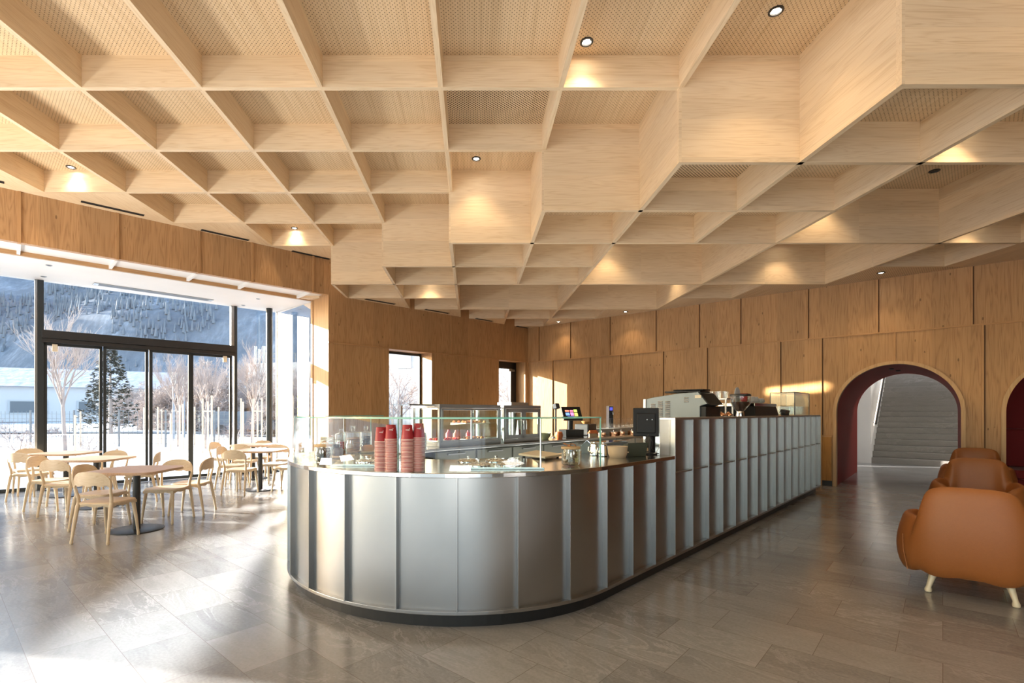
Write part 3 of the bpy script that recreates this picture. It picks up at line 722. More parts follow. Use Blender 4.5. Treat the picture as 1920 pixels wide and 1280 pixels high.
MB().strip(ring(.065, LEND - .05, LEFT), ring(.13, LEND - .05, LEFT), 0, .11).build('plinth', M['kick'], bar)
MB().strip(ring(0, LEND, LEFT), ring(.09, LEND, LEFT), .10, .125).build('bottom_rail', M['steel_dark'], bar, bevel=.003)
# recessed cladding panels, one per bay
PD = .040
def panel(pa, z0, z1):
    q = MB().strip([p[0] for p in pa], [p[1] for p in pa], z0, z1); q.build('front_panel', M['steel_dark'], bar, smooth=True)
for k in range(12):
    th0, th1 = pi * k / 12, pi * (k + 1) / 12
    panel([(CA(th0 + (th1 - th0) * i / 6, PD), CA(th0 + (th1 - th0) * i / 6, PD + .02)) for i in range(7)], .12, ZC - .03)
for k in range(3): a, c = LH * k / 3, LH * (k + 1) / 3; panel([(CR(a, PD), CR(a, PD + .02)), (CR(c, PD), CR(c, PD + .02))], .12, ZC - .03)
for k in range(15):
    a, c = LH + (LEND - LH) * k / 15, LH + (LEND - LH) * (k + 1) / 15
    panel([(CR(a, PD), CR(a, PD + .02)), (CR(c, PD), CR(c, PD + .02))], .12, .875); panel([(CR(a, PD), CR(a, PD + .02)), (CR(c, PD), CR(c, PD + .02))], .885, ZH - .02)
for k in range(4): a, c = LEFT * k / 4, LEFT * (k + 1) / 4; panel([(CLf(a, PD), CLf(a, PD + .02)), (CLf(c, PD), CLf(c, PD + .02))], .12, ZC - .03)
def fin(p, ang, z1, t=.010): MB().box((p[0], p[1], (.12 + z1) / 2), (PD + .004, t, z1 - .12), ang).build('fin', M['steel'], bar, bevel=.0015)
for k in range(12): th = pi * k / 12; fin(CA(th, PD / 2), A0 - th, ZC - .03)
for k in range(1, 4): fin(CR(LH * k / 3, PD / 2), A0, ZC - .03 if k < 3 else ZH - .02)
for k in range(1, 16): fin(CR(LH + (LEND - LH) * k / 15, PD / 2), A0, ZH - .02)
MB().strip([CR(LH, .004), CR(LEND, .004)], [CR(LH, PD), CR(LEND, PD)], .875, .887).build('middle_rail', M['steel'], bar, bevel=.0015)
hi = MB().strip([CR(LH, 0), CR(LEND, 0)], [CR(LH, .15), CR(LEND, .15)], ZH - .022, ZH)
hi.strip([CR(LH, PD + .02), CR(LEND, PD + .02)], [CR(LH, .15), CR(LEND, .15)], ZC, ZH - .022)
hi.strip([CR(LH, .0), CR(LH + .008, .0)], [CR(LH, .15), CR(LH + .008, .15)], ZC, ZH - .022)
hi.build('upstand', M['zinc'], bar, bevel=.002)
MB().strip([CR(LEND - .01, 0), CR(LEND, 0)], [CR(LEND - .01, .98), CR(LEND, .98)], .1, ZC).build('end_panel', M['steel_dark'], bar)
wt = thing('worktop', 'continuous stainless worktop following the curve of the bar', 'worktop', (C[0], C[1], ZC))
n_ = 64
ins = [CR(LEND - .01, .95)] + [CA(pi * k / n_, .977) for k in range(n_ + 1)] + [CLf(.3, .90), CLf(LEFT, .80)]
ous = [CR(LEND - .01, .152)] + [CR(LH + .001, .152), CR(LH, 0)] ; 
# right leg behind the upstand, then the open round front
MB().strip([CR(LEND - .01, .152), CR(LH, .152)], [CR(LEND - .01, .95), CR(LH, .95)], -.033, 0).build('worktop_leg', M['steel_top'], wt)
o2 = [CR(LH, 0)] + [CA(pi * k / n_, 0) for k in range(n_ + 1)] + [CLf(.3, 0), CLf(LEFT, 0)]
i2 = [CR(LH, .95)] + [CA(pi * k / n_, .977) for k in range(n_ + 1)] + [CLf(.3, .90), CLf(LEFT, .80)]
MB().strip(o2, i2, -.033, 0).build('worktop_curve', M['steel_top'], wt, bevel=.004, seg=3)
# inner cabinets under the rear leg, seen over the well of the bar
cab = None
for k in range(10):
    p = W(CLf(.35 + k * .69, .79))
    lb = 'steel drawer cabinet under the rear worktop, number %s from the curved end' % ['one', 'two', 'three', 'four', 'five', 'six', 'seven', 'eight', 'nine', 'ten'][k]
    if cab is None:
        cab = thing('drawer_cabinet', lb, 'cabinet', (p[0], p[1], 0), AD, 'drawer cabinets under the rear worktop')
        MB().bb(0, .68, 0, .6, .10, ZC - .036).build('cabinet_body', M['fascia'], cab, bevel=.003)
        MB().bb(0, .68, .03, .6, 0, .10).build('cabinet_plinth', M['kick'], cab)
        for a in range(2):
            f = MB().bb(.012 + a * .336, .012 + a * .336 + .32, -.018, 0, .14, .80).build('door', M['fascia'], cab, bevel=.002)
            MB().bb(.03 + a * .336, .31 + a * .336, -.032, -.018, .765, .785).build('handle', M['steel'], f)
        f = MB().bb(.012, .668, -.018, 0, .815, .985).build('drawer', M['fascia'], cab, bevel=.002)
        MB().bb(.2, .48, -.034, -.018, .95, .965).build('handle', M['steel'], f)
    else: dup(cab, (p[0], p[1], 0), AD, lb)
ic = MB().strip([CR(LEND - .02, .93)] + [CA(pi * k / 40, .955) for k in range(41)], [CR(LEND - .02, .95)] + [CA(pi * k / 40, .975) for k in range(41)], 0, ZC - .036)
ic.build('inner_lining', M['zinc'], bar)

# curved glass screen
gsx = thing('glass_screen', 'curved clear glass screen with green edges round the end of the bar', 'screen', (C[0], C[1], ZC))
GH = .36; gi = .057
for (t0, t1) in ((0, 60), (60.6, 122), (122.6, 180)):
    th = [R_(t0 + (t1 - t0) * k / 20) for k in range(21)]
    MB().strip([CA(a, gi) for a in th], [CA(a, gi + .008) for a in th], .001, GH).build('glass_pane', M['screen_glass'], gsx, smooth=True)
th = [R_(180 * k / 60) for k in range(61)]
MB().strip([CA(a, gi - .004) for a in th], [CA(a, gi + .26) for a in th], GH + .001, GH + .009).build('glass_shelf', M['screen_glass'], gsx)
eg = MB().strip([CA(a, gi - .0055) for a in th], [CA(a, gi - .0035) for a in th], GH + .000, GH + .010)
eg.strip([CA(a, gi + .259) for a in th], [CA(a, gi + .2615) for a in th], GH + .000, GH + .010)
for a in (0, R_(60.3), R_(122.3), pi): eg.strip([CA(a - .0016, gi - .001), CA(a + .0016, gi - .001)], [CA(a - .0016, gi + .009), CA(a + .0016, gi + .009)], 0, GH)
eg.strip([CA(0, gi), CA(.003, gi)], [CA(0, gi + .26), CA(.003, gi + .26)], GH, GH + .01)
eg.build('glass_edge', M['glass_edge'], gsx)
for a in (20, 100, 160): 
    for r_ in (.12,): q = CA(R_(a), gi + r_); MB().tube([(q[0], q[1], 0), (q[0], q[1], GH)], .006, 10).build('support_rod', M['chrome'], gsx, smooth=True)

# ------------------------------------------------------------------ small things on the bar
def P(px, py, z=ZC): q = floor_at(px, py, z); return (q[0], q[1], z + .0005)
# cups: inverted, nested
cm = MB().lathe([(.0445, 0), (.0462, .0012), (.0462, .0034), (.0430, .0042)], n=20, mi=1).lathe([(.0428, .0045), (.0335, .098), (.0325, .1), (.030, .1), (.030, .096), (.0, .096)], n=20)
cup0 = None
stacks = [(714.5, 883, 24, 'in the leftmost stack'), (733, 883.5, 26, 'in the stack left of the glass joint'), (764, 884.5, 26, 'in the stack right of the glass joint'), (785, 883.5, 27, 'in the tallest stack on the right')]
for px, py, n, wd in stacks:
    q = P(px, py)
    for k in range(n):
        lb = ('burgundy paper cup with white script on top, ' + wd) if k == n - 1 else ('burgundy paper cup with cream rim nested ' + wd)
        if cup0 is None: cup0 = cm.build('paper_cup', [M['cup_red'], M['cup_rim']], smooth=True); tag(cup0, lb, 'cup'); o = cup0
        else: o = cup0.copy(); COL.objects.link(o); o['label'] = lb; 
        o['category'] = 'cup'; o['group'] = 'paper cups ' + wd; o.location = (q[0], q[1], q[2] + k * .0088); o.rotation_euler = (0, 0, k * .7)
    # white handwritten mark on the top cup
    top = q[2] + (n - 1) * .0088; pts = []
    an = atan2(-q[1], -q[0])
    for i in range(60):
        f = i / 59; a = an + .42 - .84 * f * .9; zz = .066 + .0052 * sin(f * 26) * (1.25 - f) + (.006 if i < 4 else 0); r = .0430 - (zz - .0055) * .1027 + .0006
        pts.append((r * cos(a), r * sin(a), zz))
    ob = MB().tube(pts, .0009, 5).build('script_logo', M['white'], o); ob.rotation_euler = (0, 0, -(n - 1) * .7)

def jar(px, py, r, h, label, content, ccol, lid='wood', cat='jar', zfill=.75, z=ZC, loc=None, name='glass_jar'):
    q = loc or P(px, py, z); t = thing(name, label, cat, q)
    MB().lathe([(r * .80, .003), (r * .97, h * .12), (r, h * .3), (r, h), (r - .003, h), (r - .004, h * .3), (r * .93, h * .13), (r * .78, .006), (0, .006)], n=28).build('jar_body', M['jar'], t, smooth=True)
    if lid == 'wood':
        MB().lathe([(0, h + .018), (r * 1.02, h + .018), (r * 1.04, h + .012), (r * 1.04, h + .002), (r * .9, h)], n=28).build('lid', M['lid_wood'], t, smooth=True)
        MB().tube([(.01 + .03 * cos(a), 0, h + .018 + .022 * sin(a)) for a in [pi * k / 8 for k in range(9)]], .003, 8).build('lid_handle', M['copper'], t, smooth=True)
    elif lid == 'glass':
        MB().lathe([(r * 1.01, h), (r * 1.01, h + .01), (r * .5, h + .02), (.016, h + .022), (.022, h + .045), (.022, h + .07), (0, h + .07)], n=24).build('lid', M['jar'], t, smooth=True)
    elif lid == 'copper':
        MB().lathe([(r * 1.05, h), (r * 1.05, h + .012), (r * .6, h + .035), (.014, h + .04), (.014, h + .05), (0, h + .052)], n=24).build('lid', M['copper'], t, smooth=True)
    rnd = random.Random(int(px * 7 + py)); cm_ = MB()
    if content == 'cubes':
        k = 0; zz = .016
        while zz < h * zfill:
            for _ in range(int(9 * (r / .07) ** 2)):
                a, rad = rnd.random() * 6.28, (r - .022) * sqrt(rnd.random()); 
                cm_.box((rad * cos(a), rad * sin(a), zz + rnd.random() * .008), (.022, .020, .020), rnd.random() * 3, rx=rnd.random(), ry=rnd.random())
            zz += .017
        o = cm_.build('contents', M[ccol], t, bevel=.0015); o['kind'] = 'stuff'
    elif content == 'disc':
        nn = int(h * zfill / .022)
        for k in range(nn):
            MB().lathe([(0, 0), (r * .7, 0), (r * .78, .008), (r * .7, .018), (0, .020)], c=(rnd.uniform(-.006, .006), rnd.uniform(-.006, .006), .008 + k * .021), n=16).build('cookie', M[ccol], t, smooth=True)
    elif content == 'fill':
        MB().lathe([(0, .008), (r * .76, .008), (r * .92, h * .15), (r * .93, h * zfill), (0, h * zfill + .006)], n=24).build('contents', M[ccol], t, smooth=True)
    return t
jar(606, 866, .072, .125, 'round jar of dark chocolate pieces under a wooden lid at the left', 'cubes', 'choc', zfill=.92)
j2 = jar(1070, 872.5, .070, .125, 'round glass jar of brown sugar cubes under a wooden lid beside the board', 'cubes', 'sugar', zfill=.9)
MB().tube([(.0, 0, .145), (-.028, 0, .158), (-.055, .0, .170)], .004, 8).build('lid_knob_cord', M['copper'], j2, smooth=True)
# wooden plates with cookies, small jars, cloches at the left end
def plate(px, py, r, label, z=ZC):
    q = P(px, py, z); t = thing('wooden_plate', label, 'plate', q)
    MB().lathe([(0, 0), (r * .9, 0), (r, .008), (r, .018), (r * .94, .018), (r * .92, .012), (0, .012)], n=32).build('plate_disc', M['lid_wood'], t, smooth=True)
    pts = [(r * .8 * cos(a) * (1 + .12 * sin(5 * a)), r * .8 * sin(a) * (1 + .15 * cos(3 * a))) for a in [2 * pi * k / 24 for k in range(24)]]
    MB().prism(pts, .0125, .0145).build('baking_paper', M['paper'], t)
    return q
pl = plate(641, 857.5, .115, 'round wooden plate with baking paper between chocolate jar and cookie jar')
p2 = plate(690, 848, .10, 'round wooden plate with a bundt cake behind the lid tray')
def cake(q, r, h, mat, label):
    t = MB().lathe([(0, h * .4), (r * .25, h * .5), (r * .3, h * .85), (r * .6, h), (r * .92, h * .75), (r, h * .4), (r * .9, 0), (0, 0)], n=30).build('cake', M[mat], loc=(q[0], q[1], q[2] + .015), smooth=True); tag(t, label, 'cake')
cake(p2, .062, .06, 'cookie', 'small golden ring cake on the rear wooden plate')
cake((pl[0] - .04, pl[1] + .03, pl[2]), .05, .07, 'choc', 'dark chocolate cake on the front wooden plate')
jar(630, 853, .060, .115, 'glass jar of dark berries standing behind the front wooden plate', 'fill', 'choc', 'glass', loc=(P(626, 849)))
jar(662, 849, .085, .20, 'tall glass jar stacked with orange cookies at the left end of the bar', 'disc', 'cookie', 'glass', zfill=.8)
jar(686, 845, .060, .19, 'narrow tall glass jar of dark biscuits right of the cookie jar', 'disc', 'choc', 'glass', zfill=.85)
jar(640, 843, .065, .16, 'glass jar of red sweets behind the cookie jar', 'disc', 'tomato', 'glass', zfill=.55)
jar(612, 847, .07, .10, 'low empty glass jar nearest the window side of the bar', 'none', 'choc', 'glass')
jar(581, 856, .03, .05, 'small empty glass tumbler at the left tip of the bar', 'none', 'choc', 'none', cat='glass', name='glass_tumbler')
jar(570, 852, .03, .05, 'small empty glass tumbler behind the tumbler at the left tip', 'none', 'choc', 'none', cat='glass', name='glass_tumbler')
q = P(613, 840); cd = thing('card_holder', 'white card in a steel holder behind the chocolate jar', 'sign', (q[0], q[1], q[2]), .3)
MB().bb(-.07, .07, -.004, .004, .05, .125).build('card', M['white'], cd); MB().bb(-.07, .07, -.02, .02, 0, .008).tube([(-.06, 0, 0), (-.06, 0, .12)], .004, 6).tube([(.06, 0, 0), (.06, 0, .12)], .004, 6).build('holder', M['chrome'], cd)

# lid trays (drop-in well with scalloped steel lids)
def lid_tray(px0, px1, py0, py1, label, lids, z=ZC):
    a, c, e, g = P(px0, py1), P(px1, py1), P(px1 * .985 + 8, py0), P(px0 * 1.01 + 2, py0)
    cx_, cy_ = (a[0] + c[0] + e[0] + g[0]) / 4, (a[1] + c[1] + e[1] + g[1]) / 4
    t = thing('lid_tray', label, 'tray', (cx_, cy_, z + .0005))
    wv = (c[0] - a[0]); hv = e[1] - c[1]
    MB().bb(-wv / 2, wv / 2, -hv / 2, hv / 2, 0, .012).build('tray_plate', M['steel_top'], t, bevel=.002)
    MB().bb(-wv / 2 + .012, wv / 2 - .012, -hv / 2 + .012, hv / 2 - .012, .0122, .0135).build('tray_recess', M['chrome'], t)
    for lx, ly, wd in lids:
        q = P(lx, ly, z + .0145); l = thing('pan_lid', wd, 'lid', q, group='scalloped steel lids')
        R0 = .082; pr = [(0, .022), (.02, .021), (.05, .017), (R0 * .9, .010), (R0, .004), (R0, 0), (0, 0)]
        MB().lathe(pr, n=32).build('lid_disc', M['chrome'], l, smooth=True)
        m = MB()
        for k in range(12): a_ = 2 * pi * k / 12; m.lathe([(0, 0), (.012, .002), (.013, .008), (.008, .013), (0, .014)], c=(R0 * .95 * cos(a_), R0 * .95 * sin(a_), 0), n=8)
        for k in range(6): a_ = 2 * pi * k / 6; m.tube([(.012 * cos(a_), .012 * sin(a_), .023), (.06 * cos(a_), .06 * sin(a_), .016)], .003, 6)
        m.build('scalloped_rim', M['chrome'], l, smooth=True)
        MB().lathe([(0, .045), (.012, .043), (.012, .036), (.005, .03), (.006, .02)], n=14).build('knob', M['chrome'], l, smooth=True)
lid_tray(850, 1015, 862, 880, 'flat steel tray of scalloped lids at the middle of the bar', [(878, 865, 'scalloped steel lid at the back left of the middle tray'), (897, 872, 'scalloped steel lid at the front left of the middle tray'), (930, 864.5, 'scalloped steel lid at the back right of the middle tray'), (954, 871, 'scalloped steel lid at the front right of the middle tray')])
lid_tray(640, 742, 856, 874, 'small steel tray with one lid behind the paper cups', [(688, 865, 'scalloped steel lid alone on the small tray behind the cups')])
# cutting board
q0, q1, q2, q3 = P(972, 856), P(1022, 862.5), P(1056, 857), P(1006, 849)
bd = MB().prism([(p[0], p[1]) for p in (q0, q1, q2, q3)], ZC + .012, ZC + .03).build('cutting_board', M['board'], bevel=.004); tag(bd, 'cream cutting board lying on the bar left of the sugar cube jar', 'board')
ft = MB()
for p in (q0, q1, q2, q3):
    mx_, my_ = (q0[0] + q2[0]) / 2, (q0[1] + q2[1]) / 2; ft.lathe([(.012, 0), (.012, .0115)], c=(p[0] * .75 + mx_ * .25, p[1] * .75 + my_ * .25, ZC + .0005), n=10)
ft.build('rubber_feet', M['black'], bd)
# steel milk jugs
for px, py, s_, wd in ((1114, 854, 1.0, 'left of the pair'), (1131, 855.5, 1.0, 'next to the paper bowl')):
    q = P(px, py); t = thing('milk_jug', 'small polished steel milk jug, ' + wd, 'jug', q, rz=.4, group='steel milk jugs')
    MB().lathe([(.036, 0), (.042, .004), (.044, .04), (.036, .085), (.035, .10), (.033, .10), (.034, .08), (.04, .04), (0, .006)], n=24).build('jug_body', M['chrome'], t, smooth=True)
    MB().tube([(-.036, 0, .085), (-.062, 0, .08), (-.066, 0, .05), (-.043, 0, .025)], .004, 8).build('handle', M['chrome'], t, smooth=True)
    MB().lathe([(.035, .10), (.034, .108), (.012, .118), (.012, .13), (0, .132)], n=18).build('lid', M['chrome'], t, smooth=True)
# house-shaped napkin box
q = P(1101, 849); hb = thing('napkin_box', 'house-shaped steel napkin box behind the milk jugs', 'box', q, -.25)
MB().add([(-.055, -.05, 0), (.055, -.05, 0), (.055, -.05, .075), (0, -.05, .125), (-.055, -.05, .075), (-.055, .05, 0), (.055, .05, 0), (.055, .05, .075), (0, .05, .125), (-.055, .05, .075)], [(0, 1, 2, 3, 4), (9, 8, 7, 6, 5), (0, 5, 6, 1), (1, 6, 7, 2), (0, 4, 9, 5)]).build('box_body', M['grey_metal'], hb)
MB().box((.029, 0, .103), (.076, .12, .006), ry=math.atan2(.05, .055)).box((-.029, 0, .103), (.076, .12, .006), ry=-math.atan2(.05, .055)).build('box_roof', M['chrome'], hb)
q = P(1158, 857); pb = thing('paper_bowl', 'rough beige paper bowl on the bar beside the milk jugs', 'bowl', q)
MB().lathe([(.0, 0), (.070, 0), (.082, .03), (.086, .075), (.090, .10), (.084, .098), (.080, .07), (.074, .03), (0, .012)], n=30).build('bowl_body', M['beige'], pb, smooth=True)
MB().tube([(.086, 0, .045), (.1, 0, .045)], .006, 8).build('bead', M['beige'], pb)
q = P(1191, 855); gb = thing('card_box', 'dark green grey card box in front of the screen', 'box', q, .15)
MB().add([(-.09, -.04, 0), (.085, -.04, 0), (.095, -.06, .13), (-.1, -.06, .125), (-.09, .05, 0), (.085, .05, 0), (.09, .05, .11), (-.095, .05, .11)], [(0, 1, 2, 3), (1, 5, 6, 2), (4, 7, 6, 5), (0, 3, 7, 4), (0, 4, 5, 1), (3, 2, 6, 7)]).build('box_body', M['green_grey'], gb, bevel=.002)
MB().tube([(.07, -.055, .045), (.09, -.075, .05), (.11, -.06, .04), (.11, -.03, .01)], .004, 8).build('cord_loop', M['black'], gb, smooth=True)
q = P(1213, 850); rb = MB().lathe([(0, 0), (.03, 0), (.036, .03), (.03, .05), (.018, .056), (0, .052)], n=20).build('paper_roll', M['beige'], loc=q, smooth=True); tag(rb, 'small crumpled beige paper roll under the screen cable', 'paper')
# till screen seen from behind
q = P(1215, 851.5); ms = thing('till_screen', 'black till screen seen from behind at the low end of the bar', 'screen', q, -.30)
MB().lathe([(0, 0), (.085, 0), (.085, .012), (.03, .018), (0, .018)], n=26).build('screen_base', M['black_gloss'], ms, smooth=True)
MB().tube([(.02, .03, .015), (.03, .05, .15), (.02, .02, .30)], .016, 10).build('screen_arm', M['black_gloss'], ms, smooth=True)
sb_ = MB().box((-.02, -.01, .31), (.235, .025, .275), rx=-.12); sb_.box((-.02, -.035, .30), (.17, .03, .19), rx=-.12); so_ = sb_.build('screen_housing', M['black_gloss'], ms, bevel=.006)
MB().lathe([(0, 0), (.005, 0), (.005, .004), (0, .004)], c=(0, 0, 0), n=10).build('screw', M['frame_light'], so_, loc=(-.01, -.056, .335)).rotation_euler = (1.57, 0, 0)
MB().lathe([(0, 0), (.005, 0), (.005, .004), (0, .004)], c=(0, 0, 0), n=10).build('screw', M['frame_light'], so_, loc=(.035, -.056, .335)).rotation_euler = (1.57, 0, 0)
MB().tube([(.0, -.05, .20), (.04, -.06, .12), (.03, -.05, .06), (.07, -.03, .02), (.10, .02, .006)], .0035, 8).tube([(.02, -.05, .22), (-.03, -.055, .14), (.01, -.03, .04)], .003, 8).build('cable', M['black'], ms, smooth=True)
MB().tube([(.12, -.02, .16), (.10, -.05, .08), (.07, -.05, .02), (.03, -.04, .006)], .003, 8).build('white_cable', M['white'], ms, smooth=True)

# ------------------------------------------------------------------ machines behind the upstand
def RL(l, off, z=ZC): q = W(CR(l, off)); return (q[0], q[1], z + .0005)
def LL(l, off, z=ZC): q = W(CLf(l, off)); return (q[0], q[1], z + .0005)
def lR(px, off): return ray_line(px, W(CR(0, off)), dd)
def lL(px, off): return ray_line(px, W(CLf(0, off)), dd)
# local frame: x along the leg (away), y to the staff side (left)
ov = thing('conveyor_oven', 'pale grey metal oven with louvred side standing behind the bar upstand', 'oven', RL(2.45, .17), AD)
pf = [(.70, .0), (.70, .565), (.60, .585), (.30, .625), (.08, .635), (-.02, .50), (.06, .475), (.06, 0)]   # (y inward, z)
vs = [(0, y, z) for y, z in pf] + [(.50, y, z) for y, z in pf]; n8 = len(pf)
MB().add(vs, [tuple(range(n8))[::-1], tuple(range(n8, 2 * n8))] + [(i, (i + 1) % n8, n8 + (i + 1) % n8, n8 + i) for i in range(n8)]).build('oven_body', M['grey_metal'], ov, bevel=.004)
MB().bb(-.012, .0, .70, .73, 0, .565).build('oven_edge', M['frame_light'], ov)
lm = MB()
for cx_, z0_, nn in ((.61, .50, 9), (.52, .53, 9), (.43, .53, 9)):
    for k in range(nn): lm.box((-.004, cx_, z0_ - k * .022), (.012, .055, .009), ry=.5)
for k in range(3): lm.box((-.004, .21, .57 - k * .022), (.010, .05, .007), ry=.5)
lm.build('louvres', M['zinc'], ov)
MB().bb(-.003, .0, .045, .115, .565, .60).build('rating_plate', M['silver_card'], ov)
hd = MB(); hd.add([(.03, -.03, .50), (.03, .07, .625), (.47, .07, .625), (.47, -.03, .50), (.03, -.045, .49), (.47, -.045, .49)], [(0, 1, 2, 3), (0, 3, 5, 4)]); hd.build('oven_hood', M['slot'], ov)
MB().bb(.02, .48, .0, .06, 0, .47).build('oven_door', M['black_gloss'], ov, bevel=.004)
tr_ = thing('black_tray', 'black plastic tray and papers lying on top of the oven', 'tray', (RL(2.6, .45, ZC + .625)), AD)
MB().bb(-.08, .22, -.2, .22, .012, .03).build('tray_floor', M['black'], tr_, bevel=.006); MB().bb(-.12, .1, -.25, .1, .03, .045).build('tray_cover', M['black_gloss'], tr_, bevel=.006)
q = RL(1.62, .42); th_ = thing('steel_thermos', 'steel milk frother cup on a dark stand behind the till screen', 'frother', q)
MB().lathe([(0, 0), (.045, 0), (.045, .28), (0, .28)], n=20).build('stand', M['black_gloss'], th_, smooth=True); MB().lathe([(.04, .281), (.05, .30), (.05, .36), (0, .36)], n=20).build('cup_body', M['chrome'], th_, smooth=True); MB().lathe([(.052, .361), (.052, .378), (0, .378)], n=20).build('lid', M['black'], th_, smooth=True)
jar(1353, 0, .055, .24, 'square-shouldered glass jar of red syrup with a copper lid behind the upstand', 'fill', 'tomato', 'copper', loc=RL(lR(1352, .28), .28, ZC + .12), zfill=.55)
jar(1363, 0, .055, .24, 'glass jar of dark syrup with a copper lid beside the grinder', 'fill', 'choc', 'copper', loc=RL(lR(1366, .30), .30, ZC + .12), zfill=.5)
bx = MB().bb(-.25, .25, -.12, .12, 0, .12).build('jar_shelf', M['zinc'], loc=RL(lR(1359, .29), .29), rz=AD, bevel=.003); tag(bx, 'low steel shelf box carrying the two syrup jars', 'shelf')
# bean grinder
q = RL(lR(1388, .26), .26); gr = thing('coffee_grinder', 'black coffee grinder with a clear bean hopper behind the upstand', 'grinder', q, AD)
MB().bb(-.09, .09, -.11, .11, 0, .30).build('grinder_body', M['black_gloss'], gr, bevel=.02, seg=4)
MB().lathe([(.05, .30), (.055, .36), (.045, .42)], n=24).build('grinder_neck', M['chrome'], gr, smooth=True)
MB().lathe([(.05, .42), (.125, .52), (.128, .62), (.124, .62), (.12, .525), (.046, .425)], n=30).build('hopper', M['jar'], gr, smooth=True)
MB().lathe([(0, .43), (.045, .43), (.108, .522), (.110, .545), (0, .55)], n=28).build('coffee_beans', M['choc'], gr, smooth=True)['kind'] = 'stuff'
MB().lathe([(.13, .622), (.13, .64), (.12, .65), (0, .652)], n=30).build('hopper_lid', M['black'], gr, smooth=True)
q = RL(4.0, .55)
for k, (dx, dy) in enumerate([(0, 0), (.1, .03), (.04, .12), (.16, .12), (-.06, .1)]):
    o = MB().lathe([(.028, 0), (.036, .10), (.034, .10), (.026, .004), (0, .004)], n=18).build('drinking_glass', M['jar'], loc=(q[0] + dx, q[1] + dy, ZC + .60), smooth=True)
    tag(o, 'clear drinking glass on the rack between oven and grinder', 'glass', 'drinking glasses on the rack between oven and grinder')
gk = thing('glass_rack', 'raised steel rack for drinking glasses between oven and grinder', 'rack', (q[0] + .05, q[1] + .06, ZC + .0005), AD)
MB().bb(-.16, .16, -.14, .14, .58, .598).build('rack_shelf', M['zinc'], gk)
for a in (-1, 1):
    for c in (-1, 1): MB().bb(a * .14 - .01, a * .14 + .01, c * .12 - .01, c * .12 + .01, 0, .58).build('leg', M['zinc'], gk)
# espresso machine
l0, l1 = lR(1404, .22), lR(1452, .22)
em = thing('espresso_machine', 'long black espresso machine with a steel cup tray behind the upstand', 'machine', RL(l0, .17), AD); ln = l1 - l0
MB().add([(0, 0, .10), (ln, 0, .10), (ln, .5, .10), (0, .5, .10), (0.03, -.03, .32), (ln - .03, -.03, .32), (ln - .10, .0, .49), (.10, .0, .49), (.1, .5, .49), (ln - .1, .5, .49)], [(0, 1, 5, 4), (4, 5, 6, 7), (7, 6, 9, 8), (0, 4, 7, 8, 3), (1, 2, 9, 6, 5), (2, 3, 8, 9), (0, 3, 2, 1)]).build('machine_body', M['black_gloss'], em, bevel=.012, seg=3)
MB().bb(.08, ln - .08, .0, .48, .491, .535).build('cup_tray', M['chrome'], em, bevel=.004)
for a in (.1, ln - .1):
    for c in (.06, .44): MB().lathe([(.02, 0), (.02, .1)], c=(a, c, 0), n=12).build('leg', M['black'], em)
def stack(q, r, h, n, mat, name, label, group, cat):
    o0 = MB().lathe([(r * .5, 0), (r, h * .9), (r, h), (r * .93, h), (r * .46, .004), (0, .004)], n=18).build(name, M[mat], smooth=True)
    for k in range(n):
        o = o0 if k == 0 else o0.copy()
        if k: COL.objects.link(o)
        o.location = (q[0], q[1], q[2] + k * h * .55); tag(o, label, cat, group)
z_ = ZC + .537
def EM(x, y): return (RL(l0, .17)[0] + dd[0] * x - nr[0] * y, RL(l0, .17)[1] + dd[1] * x - nr[1] * y, z_)
stack(EM(.14, .15), .05, .05, 4, 'tomato', 'red_cup', 'red cup stacked on the espresso machine beside the grinder', 'red cups on the espresso machine', 'cup')
for k, (x, y, n) in enumerate([(.30, .12, 4), (.42, .14, 4), (.54, .13, 4), (.66, .15, 3), (.78, .12, 3), (.90, .14, 2)]):
    stack(EM(x, y), .055, .035, n, 'white', 'white_saucer_cup', 'white cup in the stacks on the espresso machine', 'white cups on the espresso machine', 'cup')
q = EM(.45, .34); rd = MB().lathe([(0, 0), (.115, 0), (.12, .006), (.115, .012), (0, .012)], n=36).build('round_plate', plain('pale blue porcelain', (.62, .70, .82), .3), loc=(q[0], q[1], z_ + .12), rz=A0 + 1.57, smooth=True)
rd.rotation_euler = (R_(90), 0, A0 + 1.57); tag(rd, 'pale blue round plate standing upright on the espresso machine', 'plate')
# glass case with drinking glasses
l0g, l1g = lR(1490, .17), lR(1523, .17)
gc = thing('glass_case', 'tall clear glass case of drinking glasses at the far end of the bar', 'case', RL(l0g, .17), AD); lg = min(l1g - l0g, LEND - .05 - l0g)
ghh = .74
for a in ((0, lg, 0, .008), (0, lg, .36, .368), (0, .008, 0, .368), (lg - .008, lg, 0, .368)):
    MB().bb(a[0], a[1], a[2], a[3], .02, ghh).build('glass_pane', M['glass'], gc)
MB().bb(0, lg, 0, .368, ghh, ghh + .008).build('glass_top', M['glass'], gc); MB().bb(0, lg, 0, .368, 0, .018).build('case_base', M['zinc'], gc)
e_ = MB()
for x in (0, lg): 
    for y in (0, .368): e_.bb(x - .005, x + .005, y - .005, y + .005, .018, ghh)
    e_.bb(x - .004, x + .004, 0, .368, ghh, ghh + .01)
for y in (0, .368): e_.bb(0, lg, y - .004, y + .004, ghh, ghh + .01)
e_.build('case_edge', M['frame'], gc)
MB().bb(.01, lg - .01, .01, .36, .36, .368).build('shelf', M['glass'], gc)
g0 = None
